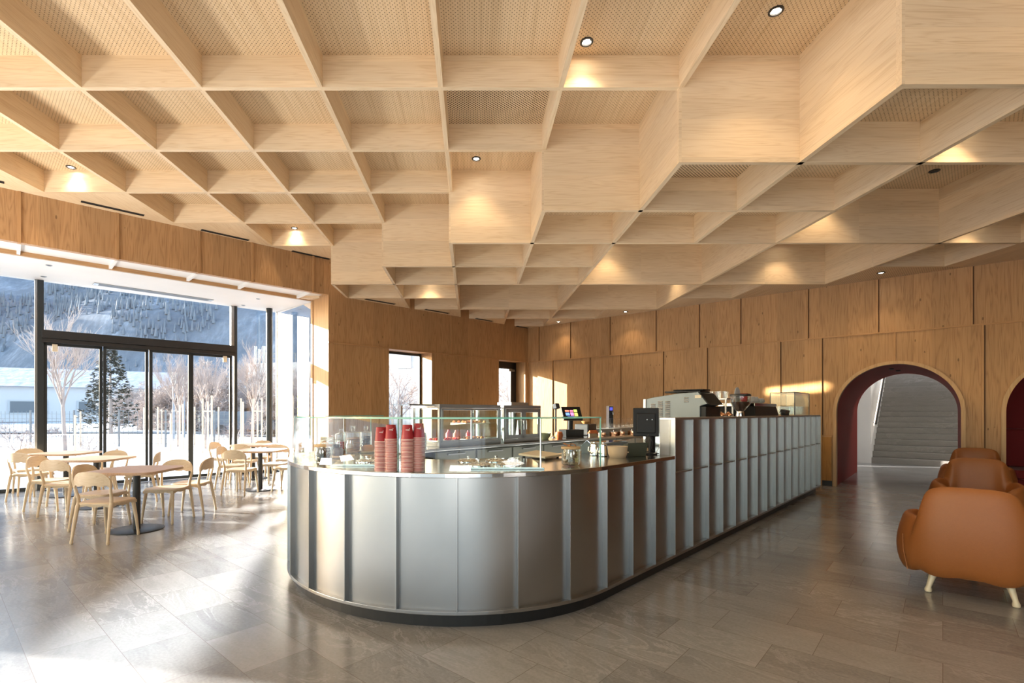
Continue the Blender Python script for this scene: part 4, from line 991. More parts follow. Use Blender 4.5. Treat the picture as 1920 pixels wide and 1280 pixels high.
for a in range(9):
    for c in range(2):
        x, y = .08 + a * (lg - .16) / 8, .1 + c * .16
        q = (RL(l0g, .17)[0] + dd[0] * x - nr[0] * y, RL(l0g, .17)[1] + dd[1] * x - nr[1] * y, ZC + .3695)
        if g0 is None: g0 = MB().lathe([(.026, 0), (.033, .14), (.031, .14), (.024, .005), (0, .005)], n=18).build('drinking_glass', M['jar'], smooth=True); o = g0
        else: o = g0.copy(); COL.objects.link(o)
        o.location = q; tag(o, 'clear drinking glass standing in the glass case at the far end of the bar', 'glass', 'drinking glasses in the glass case')
q = RL(lR(1472, .19), .19, ZC); o = thing('card_terminal', 'small black stand between espresso machine and glass case', 'terminal', q, AD); MB().bb(-.13, .13, -.03, .03, .0, .40).build('stand_body', M['black_gloss'], o, bevel=.005); MB().box((0, 0, .42), (.26, .08, .05), rx=.3).build('terminal_head', M['black'], o, bevel=.005)

# ------------------------------------------------------------------ rear leg: display cases, till, taps, pots
OC = .76
def case(name, lbl, pa, pb, hinged):
    l0, l1 = lL(pa, OC), lL(pb, OC); L_ = l1 - l0; t = thing(name, lbl, 'display case', LL(l0, OC), AD); D, H = .52, .50
    MB().bb(0, L_, 0, D, 0, .05).build('case_base', M['steel'], t, bevel=.003); MB().bb(0, L_, 0, D, H - .045, H).build('case_top', M['steel'], t, bevel=.003)
    for x in (0, L_ - .035):
        for y in (0, D - .035): MB().bb(x, x + .035, y, y + .035, .05, H - .045).build('post', M['steel'], t, bevel=.003)
    MB().bb(.0, .006, .035, D - .035, .05, H - .045).build('side_glass', M['screen_glass'], t); MB().bb(L_ - .006, L_, .035, D - .035, .05, H - .045).build('side_glass', M['screen_glass'], t)
    MB().bb(.035, L_ - .035, D - .008, D, .05, H - .045).build('customer_glass', M['screen_glass'], t)
    MB().bb(.035, L_ - .035, .05, D - .04, .25, .256).build('shelf', M['screen_glass'], t)
    MB().bb(.03, L_ - .03, D * .5 - .02, D * .5 + .02, H - .057, H - .047).build('case_light', emis('warm case strip light', (1, .88, .70), 6), t)
    for k in range(2):
        x0, x1 = .03 + k * (L_ / 2 - .03), L_ / 2 + k * (L_ / 2 - .03); y = -.012 if (k == 0 or hinged) else .008
        dr = MB(); fw = .05 if hinged else .022
        dr.bb(x0, x0 + fw, y, y + .016, .052, H - .047).bb(x1 - fw, x1, y, y + .016, .052, H - .047).bb(x0, x1, y, y + .016, .052, .052 + fw).bb(x0, x1, y, y + .016, H - .047 - fw, H - .047)
        d_ = dr.build('door', M['steel'], t, bevel=.002); MB().bb(x0 + fw, x1 - fw, y + .006, y + .010, .052 + fw, H - .047 - fw).build('door_glass', M['screen_glass'], d_)
        if hinged:
            xx = x1 - .03 if k == 0 else x0 + .03; MB().tube([(xx, y, .17), (xx, y - .025, .17), (xx, y - .025, .29), (xx, y, .29)], .005, 8).build('handle', M['chrome'], d_, smooth=True)
    return t, l0, L_
c1, cl0, cL = case('display_case', 'steel framed glass display case with two sliding doors and fruit cakes', 824, 939, False)
c2, cl2, cL2 = case('display_case', 'steel framed display case with two hinged doors nearer the till', 945, 1014, True)
MB().bb(-.36, .0, .1, .5, .485, .494).build('glass_canopy', M['screen_glass'], c1); MB().bb(-.37, .0, .09, .102, .48, .499).build('canopy_edge', M['steel'], c1)
MB().bb(-.34, -.32, .28, .30, 0, .485).build('canopy_post', M['chrome'], c1)
# things in the first case
def incase(l0, x, y, z): q = LL(l0 + x, OC - y, ZC + z); return q
def tray_food(l0, x, z, w_, label, cols):
    q = incase(l0, x, .24, z); t = thing('cake_tray', label, 'tray', q, AD); MB().bb(-w_ / 2, w_ / 2, -.14, .14, 0, .012).build('tray_floor', M['board'], t, bevel=.002)
    rnd = random.Random(int(x * 99)); m = {}
    for k in range(26):
        c_ = rnd.choice(cols); m.setdefault(c_, MB()).lathe([(0, 0), (.018, 0), (.022, .012), (.012, .026), (0, .028)], c=(rnd.uniform(-w_ / 2 + .03, w_ / 2 - .03), rnd.uniform(-.11, .11), .012), n=8)
    for c_, mb in m.items():
        o = mb.build('fruit_topping', M[c_], t, smooth=True); o['kind'] = 'stuff'
tray_food(cl0, cL * .28, .052, cL * .40, 'flat tray of red fruit tart pieces in the left of the sliding door case', ['tomato', 'tomato', 'orange'])
tray_food(cl0, cL * .74, .052, cL * .40, 'flat tray of orange fruit pieces in the right of the sliding door case', ['orange', 'cookie', 'cookie'])
tray_food(cl0, cL * .70, .258, cL * .42, 'tray of golden pastries on the upper shelf of the sliding door case', ['cookie', 'orange'])
for x, r, h, mt, lb in ((cL * .50, .045, .13, 'cup_red', 'purple red carafe in the sliding door case'), (cL * .83, .035, .11, 'tomato', 'red bottle on the right in the sliding door case'), (cL * .62, .04, .12, 'orange', 'orange juice bottle in the sliding door case')):
    q = incase(cl0, x, .42, .052); o = MB().lathe([(0, 0), (r, 0), (r, h * .6), (r * .4, h * .85), (r * .4, h), (0, h)], n=20).build('bottle', M[mt], loc=q, smooth=True); tag(o, lb, 'bottle')
for x, lb in ((cL2 * .32, 'left'), (cL2 * .7, 'right')):
    q = incase(cl2, x, .2, .052); o = MB().add([(-.05, -.03, 0), (.05, -.03, 0), (.05, .03, 0), (-.05, .03, 0), (-.035, -.002, .24), (.035, -.002, .24), (.035, .002, .24), (-.035, .002, .24)], [(0, 1, 5, 4), (1, 2, 6, 5), (2, 3, 7, 6), (3, 0, 4, 7), (0, 3, 2, 1), (4, 5, 6, 7)], 0).bb(-.03, .03, -.028, -.024, .03, .11, 1).build('carton', [M['white'], M['tomato']], loc=q, rz=AD)
    tag(o, 'white folded carton with a red label in the %s half of the hinged door case' % lb, 'carton')
q = LL(cl2 + cL2 * .6, OC - .25, ZC + .5); o = MB().bb(-.19, .19, -.13, .13, 0, .045).build('steel_lid_box', M['zinc'], loc=q, rz=AD, bevel=.004); tag(o, 'flat steel container on top of the hinged door display case', 'box')
# milk carafes beside the case
q = LL(cl0 - .16, OC - .12); o = thing('steel_pot', 'steel creamer pot left of the sliding door display case', 'pot', q)
MB().lathe([(0, 0), (.05, 0), (.055, .1), (.045, .17), (.04, .17), (.048, .1), (.045, .006), (0, .006)], n=22).build('pot_body', M['chrome'], o, smooth=True)
# green bowl, orange jar, scale and till
def on_left(px, off): return LL(lL(px, off), off)
o = MB().lathe([(0, 0), (.05, 0), (.08, .05), (.09, .09), (.085, .09), (.075, .05), (0, .01)], n=26).build('green_bowl', plain('pale green porcelain', (.45, .50, .33), .35), loc=on_left(1022, .55), smooth=True); tag(o, 'pale green bowl right of the display cases', 'bowl')
o = MB().lathe([(0, 0), (.05, 0), (.065, .05), (.05, .10), (.03, .105), (0, .10)], n=26).build('orange_jar', M['orange'], loc=on_left(1048, .62), smooth=True); tag(o, 'orange glass jar in front of the till', 'jar')
q = on_left(1042, .40); sc_ = thing('customer_display', 'small grey display head on a thin pole beside the till', 'display', q, AD)
MB().lathe([(0, 0), (.08, 0), (.08, .012), (0, .014)], n=22).build('display_base', M['black'], sc_); MB().tube([(0, 0, .01), (0, 0, .46)], .014, 12).build('pole', M['black_gloss'], sc_, smooth=True); MB().box((0, -.01, .50), (.10, .07, .085), rx=-.3).build('display_head', M['frame'], sc_, bevel=.008)
q = on_left(1072, .45); tl = thing('till', 'tilted touch screen till with coloured tiles on a dark stand', 'till', q, AD - .55)
MB().bb(-.16, .16, -.12, .16, 0, .12).build('cash_drawer', M['black_gloss'], tl, bevel=.005); MB().tube([(0, .06, .12), (0, .05, .33)], .045, 12).build('till_stand', M['black_gloss'], tl, smooth=True)
hs_ = MB().box((0, .0, .38), (.34, .025, .25), rx=-.5).build('screen_housing', M['black_gloss'], tl, bevel=.005)
M['ui'] = emis('till screen glow', (.55, .62, .72), .9)
MB().box((0, -.0135, .374), (.31, .003, .215), rx=-.5).build('till_display', M['ui'], tl)
for k, (x, z, w_, h_, c_) in enumerate([(-.08, .06, .07, .035, (.9, .25, .15)), (0, .06, .06, .035, (.85, .2, .3)), (.07, .06, .06, .05, (.6, .8, .15)), (-.08, .0, .07, .05, (.2, .35, .8)), (0, -.0, .06, .06, (.95, .25, .5)), (.07, -.01, .06, .06, (.95, .75, .15)), (-.03, -.06, .12, .03, (.25, .3, .85))]):
    MB().box((x, -.0155 - z * sin(.5) * 0 - (z) * -.0, .374), (.001, .001, .001)).v
    c0_ = Matrix.Translation((0, -.0135, .374)) @ Matrix.Rotation(-.5, 4, 'X') @ Vector((x, -.003, z))
    MB().box(tuple(c0_), (w_, .002, h_), rx=-.5).build('screen_tile', emis('screen tile colour %d' % k, c_, .9), tl)
o = MB().lathe([(0, 0), (.04, 0), (.07, .03), (.075, .05), (.07, .05), (0, .02)], n=22).build('snack_bowl', M['cookie'], loc=(on_left(1098, .3)[0], on_left(1098, .3)[1], ZC + .20), smooth=True); tag(o, 'small bowl of golden snacks on the basket right of the till', 'bowl')
o = MB().bb(-.14, .14, -.14, .14, 0, .20).build('dark_basket', M['black'], loc=on_left(1098, .3), rz=AD, bevel=.02); tag(o, 'dark round cornered basket right of the till', 'basket')
q = on_left(1112, .62); o = thing('wooden_house', 'small orange wooden house ornament right of the till', 'ornament', q, AD - .6)
MB().bb(-.06, .06, -.05, .05, 0, .05).build('house_body', M['beige'], o); MB().add([(-.075, -.06, .05), (.075, -.06, .05), (.075, .06, .05), (-.075, .06, .05), (-.06, 0, .105), (.06, 0, .105)], [(0, 1, 5, 4), (1, 2, 5), (2, 3, 4, 5), (3, 0, 4), (0, 3, 2, 1)]).build('house_roof', M['orange'], o)
q = on_left(1145, .14); tw = thing('water_tap', 'tall slim steel water dispenser with black front at the back of the bar', 'dispenser', q, AD - .75)
MB().bb(-.045, .045, -.02, .14, 0, .53).build('tap_body', M['zinc'], tw, bevel=.006); MB().bb(-.043, .043, -.03, -.02, 0, .52).build('tap_front', M['black_gloss'], tw, bevel=.003)
MB().bb(-.03, .03, -.033, -.03, .44, .50).build('tap_display', emis('blue tap display', (.12, .12, .6), .6), tw); MB().tube([(.02, -.03, .41), (.02, -.09, .41), (.02, -.09, .36)], .010, 10).build('spout', M['frame_light'], tw, smooth=True)
# glass rack of upturned stemmed glasses
gz = 0
for row, off in ((0, .33), (1, .42)):
    for k in range(9):
        px = 1116 + k * 8.6 + row * 3
        q = on_left(px, off)
        if gz == 0: gz = MB().lathe([(.030, 0), (.036, .05), (.012, .10), (.004, .115), (.004, .17), (.032, .176), (.032, .179), (0, .179)], n=16).build('wine_glass', M['jar'], smooth=True); o = gz
        else: o = gz.copy(); COL.objects.link(o)
        o.location = (q[0], q[1], ZC + .11); tag(o, 'upturned stemmed glass on the rack beside the water dispenser', 'glass', 'upturned glasses beside the water dispenser')
a_, b_ = lL(1112, .38), lL(1192, .38); q = LL(a_, .47)
o = MB().bb(0, b_ - a_, 0, .18, 0, .108).build('glass_crate', plain('pale grey dish crate', (.52, .54, .54), .5), loc=q, rz=AD, bevel=.004); tag(o, 'low pale grey dish crate under the upturned glasses', 'crate')
for px, wd in ((1128, 'left'), (1150, 'second'), (1164, 'third'), (1184, 'right')):
    q = on_left(px, .62); t = thing('copper_pot', 'small copper pot with lid on the rear worktop, %s of the four' % wd, 'pot', q, group='copper pots on the rear worktop')
    MB().lathe([(0, 0), (.065, 0), (.068, .05), (.06, .05), (.058, .004), (0, .004)], n=22).build('pot_body', M['copper'], t, smooth=True); MB().lathe([(.069, .051), (.069, .056), (.03, .068), (.01, .07), (.013, .09), (0, .095)], n=22).build('lid', M['chrome'], t, smooth=True)
q = RL(lR(1141, .8), .8); o = thing('bain_marie', 'pale metal food warmer behind the milk jugs and paper bowl', 'warmer', (q[0], q[1], ZC + .0005), AD)
MB().bb(-.24, .26, -.10, .12, 0, .085).build('warmer_body', M['grey_metal'], o, bevel=.006); MB().bb(-.22, .24, -.08, .10, .086, .095).build('warmer_lid', M['chrome'], o)

# ------------------------------------------------------------------ cafe chairs and tables
def make_chair(label):
    t = thing('cafe_chair', label, 'chair', group=None)
    # seat: rounded square, softly dished, narrower at the back
    n = 40; pts = []
    for k in range(n):
        a = 2 * pi * k / n; ca, sa = cos(a), sin(a); e = .42
        x = .225 * (abs(ca) ** e) * (1 if ca > 0 else -1); y = .215 * (abs(sa) ** e) * (1 if sa > 0 else -1)
        x *= 1 - .08 * (y < 0) * abs(y) / .215; pts.append((x, y))
    m = MB(); rings = [(1.0, .424, 0), (1.0, .442, 0), (.965, .450, 0), (.7, .446, 0), (.35, .441, 0)]
    vs = []; 
    for s_, z, _ in rings: vs += [(p[0] * s_, p[1] * s_, z) for p in pts]
    fs = [tuple(range(n))[::-1]]
    for i in range(len(rings) - 1):
        for k in range(n): fs.append((i * n + k, i * n + (k + 1) % n, (i + 1) * n + (k + 1) % n, (i + 1) * n + k))
    fs.append(tuple((len(rings) - 1) * n + k for k in range(n)))
    m.add(vs, fs); m.build('seat', M['ash_x'], t, smooth=True)
    # wavy front apron
    ap = MB()
    def apf(sgn, y0, y1, ax):
        N_ = 20; vs = []
        for i in range(N_ + 1):
            u = -1 + 2 * i / N_; zb = .424 - .014 - .016 * abs(sin(2.0 * pi * (u + 1) / 2 + .5 * pi)) 
            p = (u * .20, y0) if ax == 'x' else (y0, u * .19)
            q = (u * .20, y1) if ax == 'x' else (y1, u * .19)
            vs += [(p[0], p[1], zb), (q[0], q[1], zb), (q[0], q[1], .426), (p[0], p[1], .426)]
        fs = []
        for i in range(N_):
            for k in range(4): fs.append((4 * i + k, 4 * i + (k + 1) % 4, 4 * i + 4 + (k + 1) % 4, 4 * i + 4 + k))
        ap.add(vs, fs)
    apf(1, .180, .198, 'x'); apf(1, -.185, -.168, 'x'); apf(1, -.198, -.182, 'y'); apf(1, .182, .198, 'y')
    ap.build('apron', M['ash'], t, smooth=True)
    for s in (-1, 1):
        MB().tube([(s * .175, .165, .43), (s * .190, .195, .22), (s * .200, .215, .05), (s * .201, .217, .03), (s * .201, .218, .012), (s * .201, .218, 0)], [.021, .018, .0135, .0165, .017, .011], 12).build('leg', M['ash'], t, smooth=True)
        MB().tube([(s * .192, -.175, .45), (s * .198, -.19, .40), (s * .205, -.225, .20), (s * .212, -.248, .05), (s * .213, -.250, .03), (s * .213, -.251, .012), (s * .213, -.251, 0)], [.019, .022, .018, .0135, .0165, .017, .011], 12).build('leg', M['ash'], t, smooth=True)
        MB().tube([(s * .192, -.175, .42), (s * .196, -.180, .50), (s * .205, -.200, .58), (s * .212, -.212, .64), (s * .209, -.218, .70)], [.020, .018, .015, .013, .009], 12).build('back_post', M['ash'], t, smooth=True)
    def bk(th):
        def f(u, v):
            x = -1 + 2 * u; xx = .222 * sin(x * pi / 2 * .98) / sin(pi / 2 * .98)
            yy = -.205 - .055 * (1 - (xx / .222) ** 2)
            zb = .652 - .017 * abs(sin(2.5 * pi * x + pi / 2)) + .012 * (1 - abs(x)) * 0 - .030 * abs(x) ** 4
            zt = .655 + .142 * max(0.0, 1 - abs(xx / .2225) ** 3.0) ** .5
            z = zb + (zt - zb) * v
            return (xx, yy + th - .03 * (z - .6), z)
        return f
    nu, nv = 44, 8; A_, B_ = bk(-.010), bk(.010); m = MB()
    m.grid(A_, nu, nv); m.grid(B_, nu, nv); o_ = (nu + 1) * (nv + 1)
    fs = []
    for i in range(nu):
        a, c = i * (nv + 1), (i + 1) * (nv + 1); fs.append((a, a + o_, c + o_, c)); a += nv; c += nv; fs.append((a, c, c + o_, a + o_))
    for j in range(nv):
        fs.append((j, j + 1, j + 1 + o_, j + o_)); a = nu * (nv + 1) + j; fs.append((a, a + o_, a + 1 + o_, a + 1))
    m.f += fs; m.m += [0] * len(fs)
    m.build('backrest', M['ash_x'], t, smooth=True)
    return t
chairs = [
 (-4.17, 5.80, (.08, 1), 'frontmost of all, its back to the viewer at the nearest table'),
 (-4.64, 6.36, (1, .03), 'half behind the frontmost chair, at the side of the nearest table'),
 (-4.07, 6.77, (-.02, -1), 'beyond the black pole of the nearest table, facing the viewer'),
 (-4.03, 7.28, (-1, -.10), 'sideways just behind the nearest table, its back towards the bar'),
 (-5.76, 7.22, (.04, 1), 'with dark shaded back to the viewer before the second table'),
 (-6.27, 7.58, (1, .05), 'at the left side of the second table with a lit inner back'),
 (-7.30, 8.42, (.1, 1), 'farthest left, with its back to the viewer before the third table'),
 (-7.85, 9.02, (.75, -.66), 'at the outer corner of the third table by the glass'),
 (-6.10, 8.46, (.05, -1), 'behind the second table, only its wide back showing'),
 (-5.42, 8.30, (-.9, -.40), 'at the right end of the second table, seen at an angle'),
 (-6.62, 9.00, (-.8, -.5), 'behind the third table, only its top showing'),
 (-4.12, 9.03, (.10, 1), 'at the front of the far corner group, cream back lit'),
 (-4.58, 9.72, (1, .03), 'left of the fourth table, half hidden by the front corner chair'),
 (-4.76, 10.66, (.02, 1), 'between the fourth and fifth tables, broad back to the viewer'),
 (-5.45, 11.15, (1, -.1), 'left of the fifth table nearest the right glazing post'),
 (-4.82, 11.50, (.05, -1), 'behind the fifth table beside the round column'),
 (-3.90, 10.02, (.03, -1), 'behind the fourth table on the bar side, facing the viewer'),
 (-3.42, 9.42, (-1, .05), 'right of the fourth table, cut by the edge of the bar'),
 (-4.00, 11.02, (-1, .0), 'right of the fifth table, mostly behind the glass screen')]
proto = None
for x, y, f, wd in chairs:
    lb = 'pale cafe chair ' + wd
    if proto is None: proto = make_chair(lb); o = proto; o.location = (x, y, 0); o.rotation_euler = (0, 0, atan2(-f[0], f[1]))
    else: o = dup(proto, (x, y, 0), atan2(-f[0], f[1]), lb)
    o['group'] = 'pale cafe chairs by the window'
tab = None
for x, y, rz, wd in [(-4.15, 6.27, 0, 'nearest, in front of the glass doors'), (-5.78, 7.80, 0, 'second from the front'), (-7.10, 8.86, 0, 'third, at the left against the glass'), (-3.98, 9.52, 0, 'fourth, close to the bar'), (-4.80, 11.12, 0, 'fifth, farthest into the corner')]:
    lb = 'square washed oak cafe table on a black pole, ' + wd
    if tab is None:
        tab = thing('cafe_table', lb, 'table', (x, y, 0), rz)
        pts = []
        for k in range(64):
            a = 2 * pi * k / 64; ca, sa = cos(a), sin(a); e = .36; pts.append((.41 * abs(ca) ** e * (1 if ca > 0 else -1), .43 * abs(sa) ** e * (1 if sa > 0 else -1)))
        MB().prism(pts, .718, .750).build('table_top', M['ash_top'], tab, bevel=.004, seg=2)
        MB().tube([(0, 0, .012), (0, 0, .718)], .042, 24).build('pole', M['black'], tab, smooth=True)
        MB().lathe([(0, .0), (.30, 0), (.30, .008), (.292, .012), (0, .013)], n=48).build('base_plate', M['black'], tab, smooth=True)
    else: o = dup(tab, (x, y, 0), rz, lb)
for o in sc.objects:
    if o.get('category') == 'table': o['group'] = 'square cafe tables by the window'

# ------------------------------------------------------------------ tan leather tub chairs
def make_tub(label):
    t = thing('tub_chair', label, 'armchair')
    NP = 64; PH = R_(148)
    def top(p):
        a = abs(p) / PH
        hump = .875 - .06 * (a / .26) ** 3
        arm = .568 + .030 * min(1, max(0, (a - .30) / .12)) - .02 * ((a - .6) / .4) - .06 * max(0, (a - .82) / .18) ** 2
        k = min(1, max(0, (a - .25) / .07)); k = k * k * (3 - 2 * k)
        return hump * (1 - k) + arm * k
    def botm(p): return .165 - .034 * abs(sin(p * 4.4)) 
    def plan(p, off):
        e = .72; s, c = sin(p), cos(p)
        x = (.43 - off) * (1 if s > 0 else -1) * abs(s) ** e
        y = -(.42 - off) * (1 if c > 0 else -1) * abs(c) ** e
        return x, y
    m = MB(); prof = [(0.02, 0.0), (-.012, .10), (-.028, .35), (-.022, .6), (.006, .86), (.022, .96), (.045, 1.0), (.075, .985), (.095, .93), (.115, .75), (.12, .4), (.12, .15), (.10, .02)]
    nP = len(prof)
    for i in range(NP + 1):
        p = -PH + 2 * PH * i / NP; zt, zb = top(p), botm(p)
        for off, f in prof:
            x, y = plan(p, off)
            lean = (f - .4) * .05 * cos(p) if cos(p) > 0 else 0
            m.v.append((x * (1 - .10 * max(0, f - .55) * max(0.0, cos(p)) ** .5), y - lean * .6, zb + (zt - zb) * f))
    for i in range(NP):
        for k in range(nP): m.f.append((i * nP + k, (i + 1) * nP + k, (i + 1) * nP + (k + 1) % nP, i * nP + (k + 1) % nP)); m.m.append(0)
    m.f.append(tuple(range(nP))); m.f.append(tuple(NP * nP + k for k in range(nP))[::-1]); m.m += [0, 0]
    m.build('shell', M['leather'], t, smooth=True, subsurf=1)
    n = 40; pts = []
    for k in range(n):
        a = 2 * pi * k / n; e = .5; pts.append((.305 * abs(cos(a)) ** e * (1 if cos(a) > 0 else -1), .36 * abs(sin(a)) ** e * (1 if sin(a) > 0 else -1) + .03))
    vs = []; 
    rg = [(.96, .15), (1.0, .18), (1.0, .41), (.97, .44), (.8, .455), (.4, .46)]
    for s_, z in rg: vs += [(p[0] * s_, p[1] * s_, z) for p in pts]
    fs = [tuple(range(n))[::-1]]
    for i in range(len(rg) - 1):
        for k in range(n): fs.append((i * n + k, i * n + (k + 1) % n, (i + 1) * n + (k + 1) % n, (i + 1) * n + k))
    fs.append(tuple((len(rg) - 1) * n + k for k in range(n)))
    MB().add(vs, fs).build('seat_cushion', M['leather'], t, smooth=True)
    for s in (-1, 1):
        pth = []
        for i in range(14):
            f = .04 + .62 * i / 13; p = s * (R_(62) - .22 * (1 - f)); zt, zb = top(p), botm(p); x, y = plan(p, -.026 - .004 + .03 * abs(f - .42)); pth.append((x, y - .004, zb + (zt - zb) * f))
        MB().tube(pth, .0028, 6).build('seam', M['leather_seam'], t, smooth=True)
        for yy, k in ((-.27, -1), (.27, 1)):
            MB().tube([(s * .205, yy, .18), (s * .228, yy + k * .022, .09), (s * .240, yy + k * .034, .045), (s * .243, yy + k * .037, .022), (s * .244, yy + k * .038, .006), (s * .244, yy + k * .038, 0)], [.028, .020, .017, .024, .022, .014], 14).build('leg', M['ivory'], t, smooth=True)
    return t
back_dir = atan2(-uR[1], -uR[0])
tb = make_tub('tan leather tub armchair nearest the camera, its wide back towards the viewer')
# facing away along the right-hand floor direction
TZ = ANG_R
tb.location = (4.075, 4.155, 0); tb.rotation_euler = (0, 0, TZ)
dup(tb, (6.17, 6.19, 0), TZ + pi - .03, 'tan leather tub armchair facing the viewer behind the nearest one')
dup(tb, (7.98, 8.02, 0), TZ + pi, 'tan leather tub armchair farthest back, beside the two arches')
q = thing('side_table', 'small round dark table hidden between the first two tub armchairs', 'table', (5.12, 5.17, 0))
MB().lathe([(0, .0), (.18, 0), (.18, .01), (.02, .016), (.02, .43), (.22, .432), (.22, .45), (0, .45)], n=36).build('table_body', M['black'], q, smooth=True)

# ------------------------------------------------------------------ outdoors
g = MB(); 
def gz(x, y):
    d = max(0, (y - 1.0 * x * 0) - 14)
    return -.06 + .10 * sin(x * .13 + 1) * sin(y * .11) * min(1, d / 10)
xs = [-160 + 4 * i for i in range(76)]; ys = [-40 + 4 * j for j in range(64)]
for x in xs:
    for y in ys: g.v.append((x, y, gz(x, y) - .08))
ny = len(ys)
def under(x, y):   # keep the snow out of the building
    return False
for i in range(len(xs) - 1):
    for j in range(ny - 1):
        g.f.append((i * ny + j, (i + 1) * ny + j, (i + 1) * ny + j + 1, i * ny + j + 1)); g.m.append(0)
o = g.build('ground_snow', M['snow'], smooth=True); struct(o); 
# snow bank close to the doors
bk_ = MB()
def bank(u, v):
    x = -26 + 26 * u; y0 = (x + 18.42) / 1.09; y = y0 + 1.2 + 9 * v
    return (x, y, -.14 + .34 * sin(pi * v) * (.7 + .3 * sin(u * 17 + 2 * v)))
bk_.grid(bank, 50, 14); o = bk_.build('snow_bank', M['snow'], smooth=True); tag(o, 'low rounded snow bank lying outside the glass doors', 'snow', kind='stuff')
r_ = MB(); r_.box((-45, 40, -.0), (100, 3.5, .06), R_(-5)); struct(r_.build('road_strip', M['road']))
# hillside
hl_ = MB(); rnd = random.Random(3)
from mathutils import noise as NZ
def hill(u, v):
    x = -330 + 480 * u; y = 150 + 270 * v
    h = (v ** .85) * 190 * (1 - .22 * u) + 14 * NZ.noise(Vector((x * .012, y * .012, 0))) + 5 * NZ.noise(Vector((x * .05, y * .05, 3)))
    return (x, y, h * min(1, v * 6) - 1)
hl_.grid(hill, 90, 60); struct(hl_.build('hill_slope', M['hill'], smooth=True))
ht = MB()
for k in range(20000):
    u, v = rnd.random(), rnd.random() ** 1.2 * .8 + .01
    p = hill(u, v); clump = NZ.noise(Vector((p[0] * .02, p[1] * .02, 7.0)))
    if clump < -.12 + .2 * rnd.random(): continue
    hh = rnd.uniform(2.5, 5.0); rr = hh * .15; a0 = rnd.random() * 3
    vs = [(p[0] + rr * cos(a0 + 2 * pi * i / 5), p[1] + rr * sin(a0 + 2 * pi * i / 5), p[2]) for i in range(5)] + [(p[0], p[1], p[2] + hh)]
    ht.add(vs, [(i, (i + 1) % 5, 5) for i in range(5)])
tag(ht.build('hillside_forest', M['hill_tree']), 'conifer forest in painted haze covering the hillside behind the buildings', 'forest', kind='stuff')
# long low hall at the left
lb_ = thing('long_hall', 'long white industrial hall with a snowy roof beyond the road', 'building', (-68, 84, 0), R_(28))
MB().bb(-45, 20, 0, 26, -.1, 5.6).build('wall_front', M['bld'], lb_)
MB().add([(-46, -1, 5.6), (21, -1, 5.6), (21, 27, 5.6), (-46, 27, 5.6), (-46, 12, 9.4), (21, 12, 9.4)], [(0, 1, 5, 4), (1, 2, 5), (2, 3, 4, 5), (3, 0, 4), (0, 3, 2, 1)]).build('roof', M['roof_snow'], lb_)
for k in range(7):
    f = MB().bb(-42 + k * 8.8, -37 + k * 8.8, -.15, .02, 1.2, 3.4).build('window', M['bld_grey'], lb_)
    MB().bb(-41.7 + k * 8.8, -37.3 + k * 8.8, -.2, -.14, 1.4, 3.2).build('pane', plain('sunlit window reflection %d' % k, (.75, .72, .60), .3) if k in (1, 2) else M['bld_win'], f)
# neighbouring white office block seen through side glass and the narrow windows
nb_ = thing('office_block', 'white rendered office block with square grey windows close outside the narrow windows', 'building', (-13.6, 46, 0), R_(-20))
MB().bb(0, 34, 0, 14, -.1, 15).build('wall_front', M['bld'], nb_); MB().bb(-.2, 34.2, -.15, .0, -.1, 3.6).build('plinth_wall', M['bld_grey'], nb_)
for r in range(3):
    for k in range(10):
        f = MB().bb(1.2 + k * 3.2, 2.6 + k * 3.2, -.06, .02, 5.2 + r * 3.5, 7.0 + r * 3.5).build('window', M['bld_grey'], nb_)
MB().bb(22, 23.2, -.3, 0, 3.6, 15).build('pilaster', M['bld_grey'], nb_)
pb_ = thing('pipe_plant', 'white plant building with tall silver roof pipes right of the round column', 'building', (at(484, 50), 50, 0), R_(-14))
MB().bb(-1.5, 9, 0, 8, -.1, 6.3).build('wall_front', M['bld'], pb_)
for k, x in enumerate((-1.0, -.55, -.05, .5)): MB().tube([(x, 1, 6.3), (x, 1, 8.1 - .3 * (k % 2))], .14, 12).build('pipe', M['frame_light'], pb_, smooth=True)
rl = MB(); 
for x in range(1, 9): rl.bb(x - .03, x + .03, .2, .28, 6.3, 7.2)
rl.bb(1, 8, .2, .28, 7.15, 7.22).bb(1, 8, .2, .28, 6.75, 6.8); rl.build('roof_railing', M['wire'], pb_)
# wire fences
def fence(p0, p1, h, label, step=2.4, pitch=.16):
    L_ = hypot(p1[0] - p0[0], p1[1] - p0[1]); t = thing('wire_fence', label, 'fence', (p0[0], p0[1], 0), atan2(p1[1] - p0[1], p1[0] - p0[0]))
    n = int(L_ / step)
    for k in range(n + 1): MB().bb(k * step - .03, k * step + .03, -.03, .03, -.1, h + .05).build('fence_post', M['wire'], t)
    m = MB(); k = 0
    while k * pitch < L_: m.bb(k * pitch - .006, k * pitch + .006, -.005, .005, 0, h); k += 1
    z = .05
    while z < h: m.bb(0, L_, -.008, .008, z - .006, z + .006); z += .22
    m.build('wire_panel', M['wire'], t)
fence((-42, 27.5), (-10.5, 22.0), 1.5, 'thin grey wire mesh fence across the snow outside the doors', pitch=.24)
fence((-6.2, 23.5), (2.2, 21.0), 2.0, 'grey wire fence seen through the narrow window', pitch=.2)
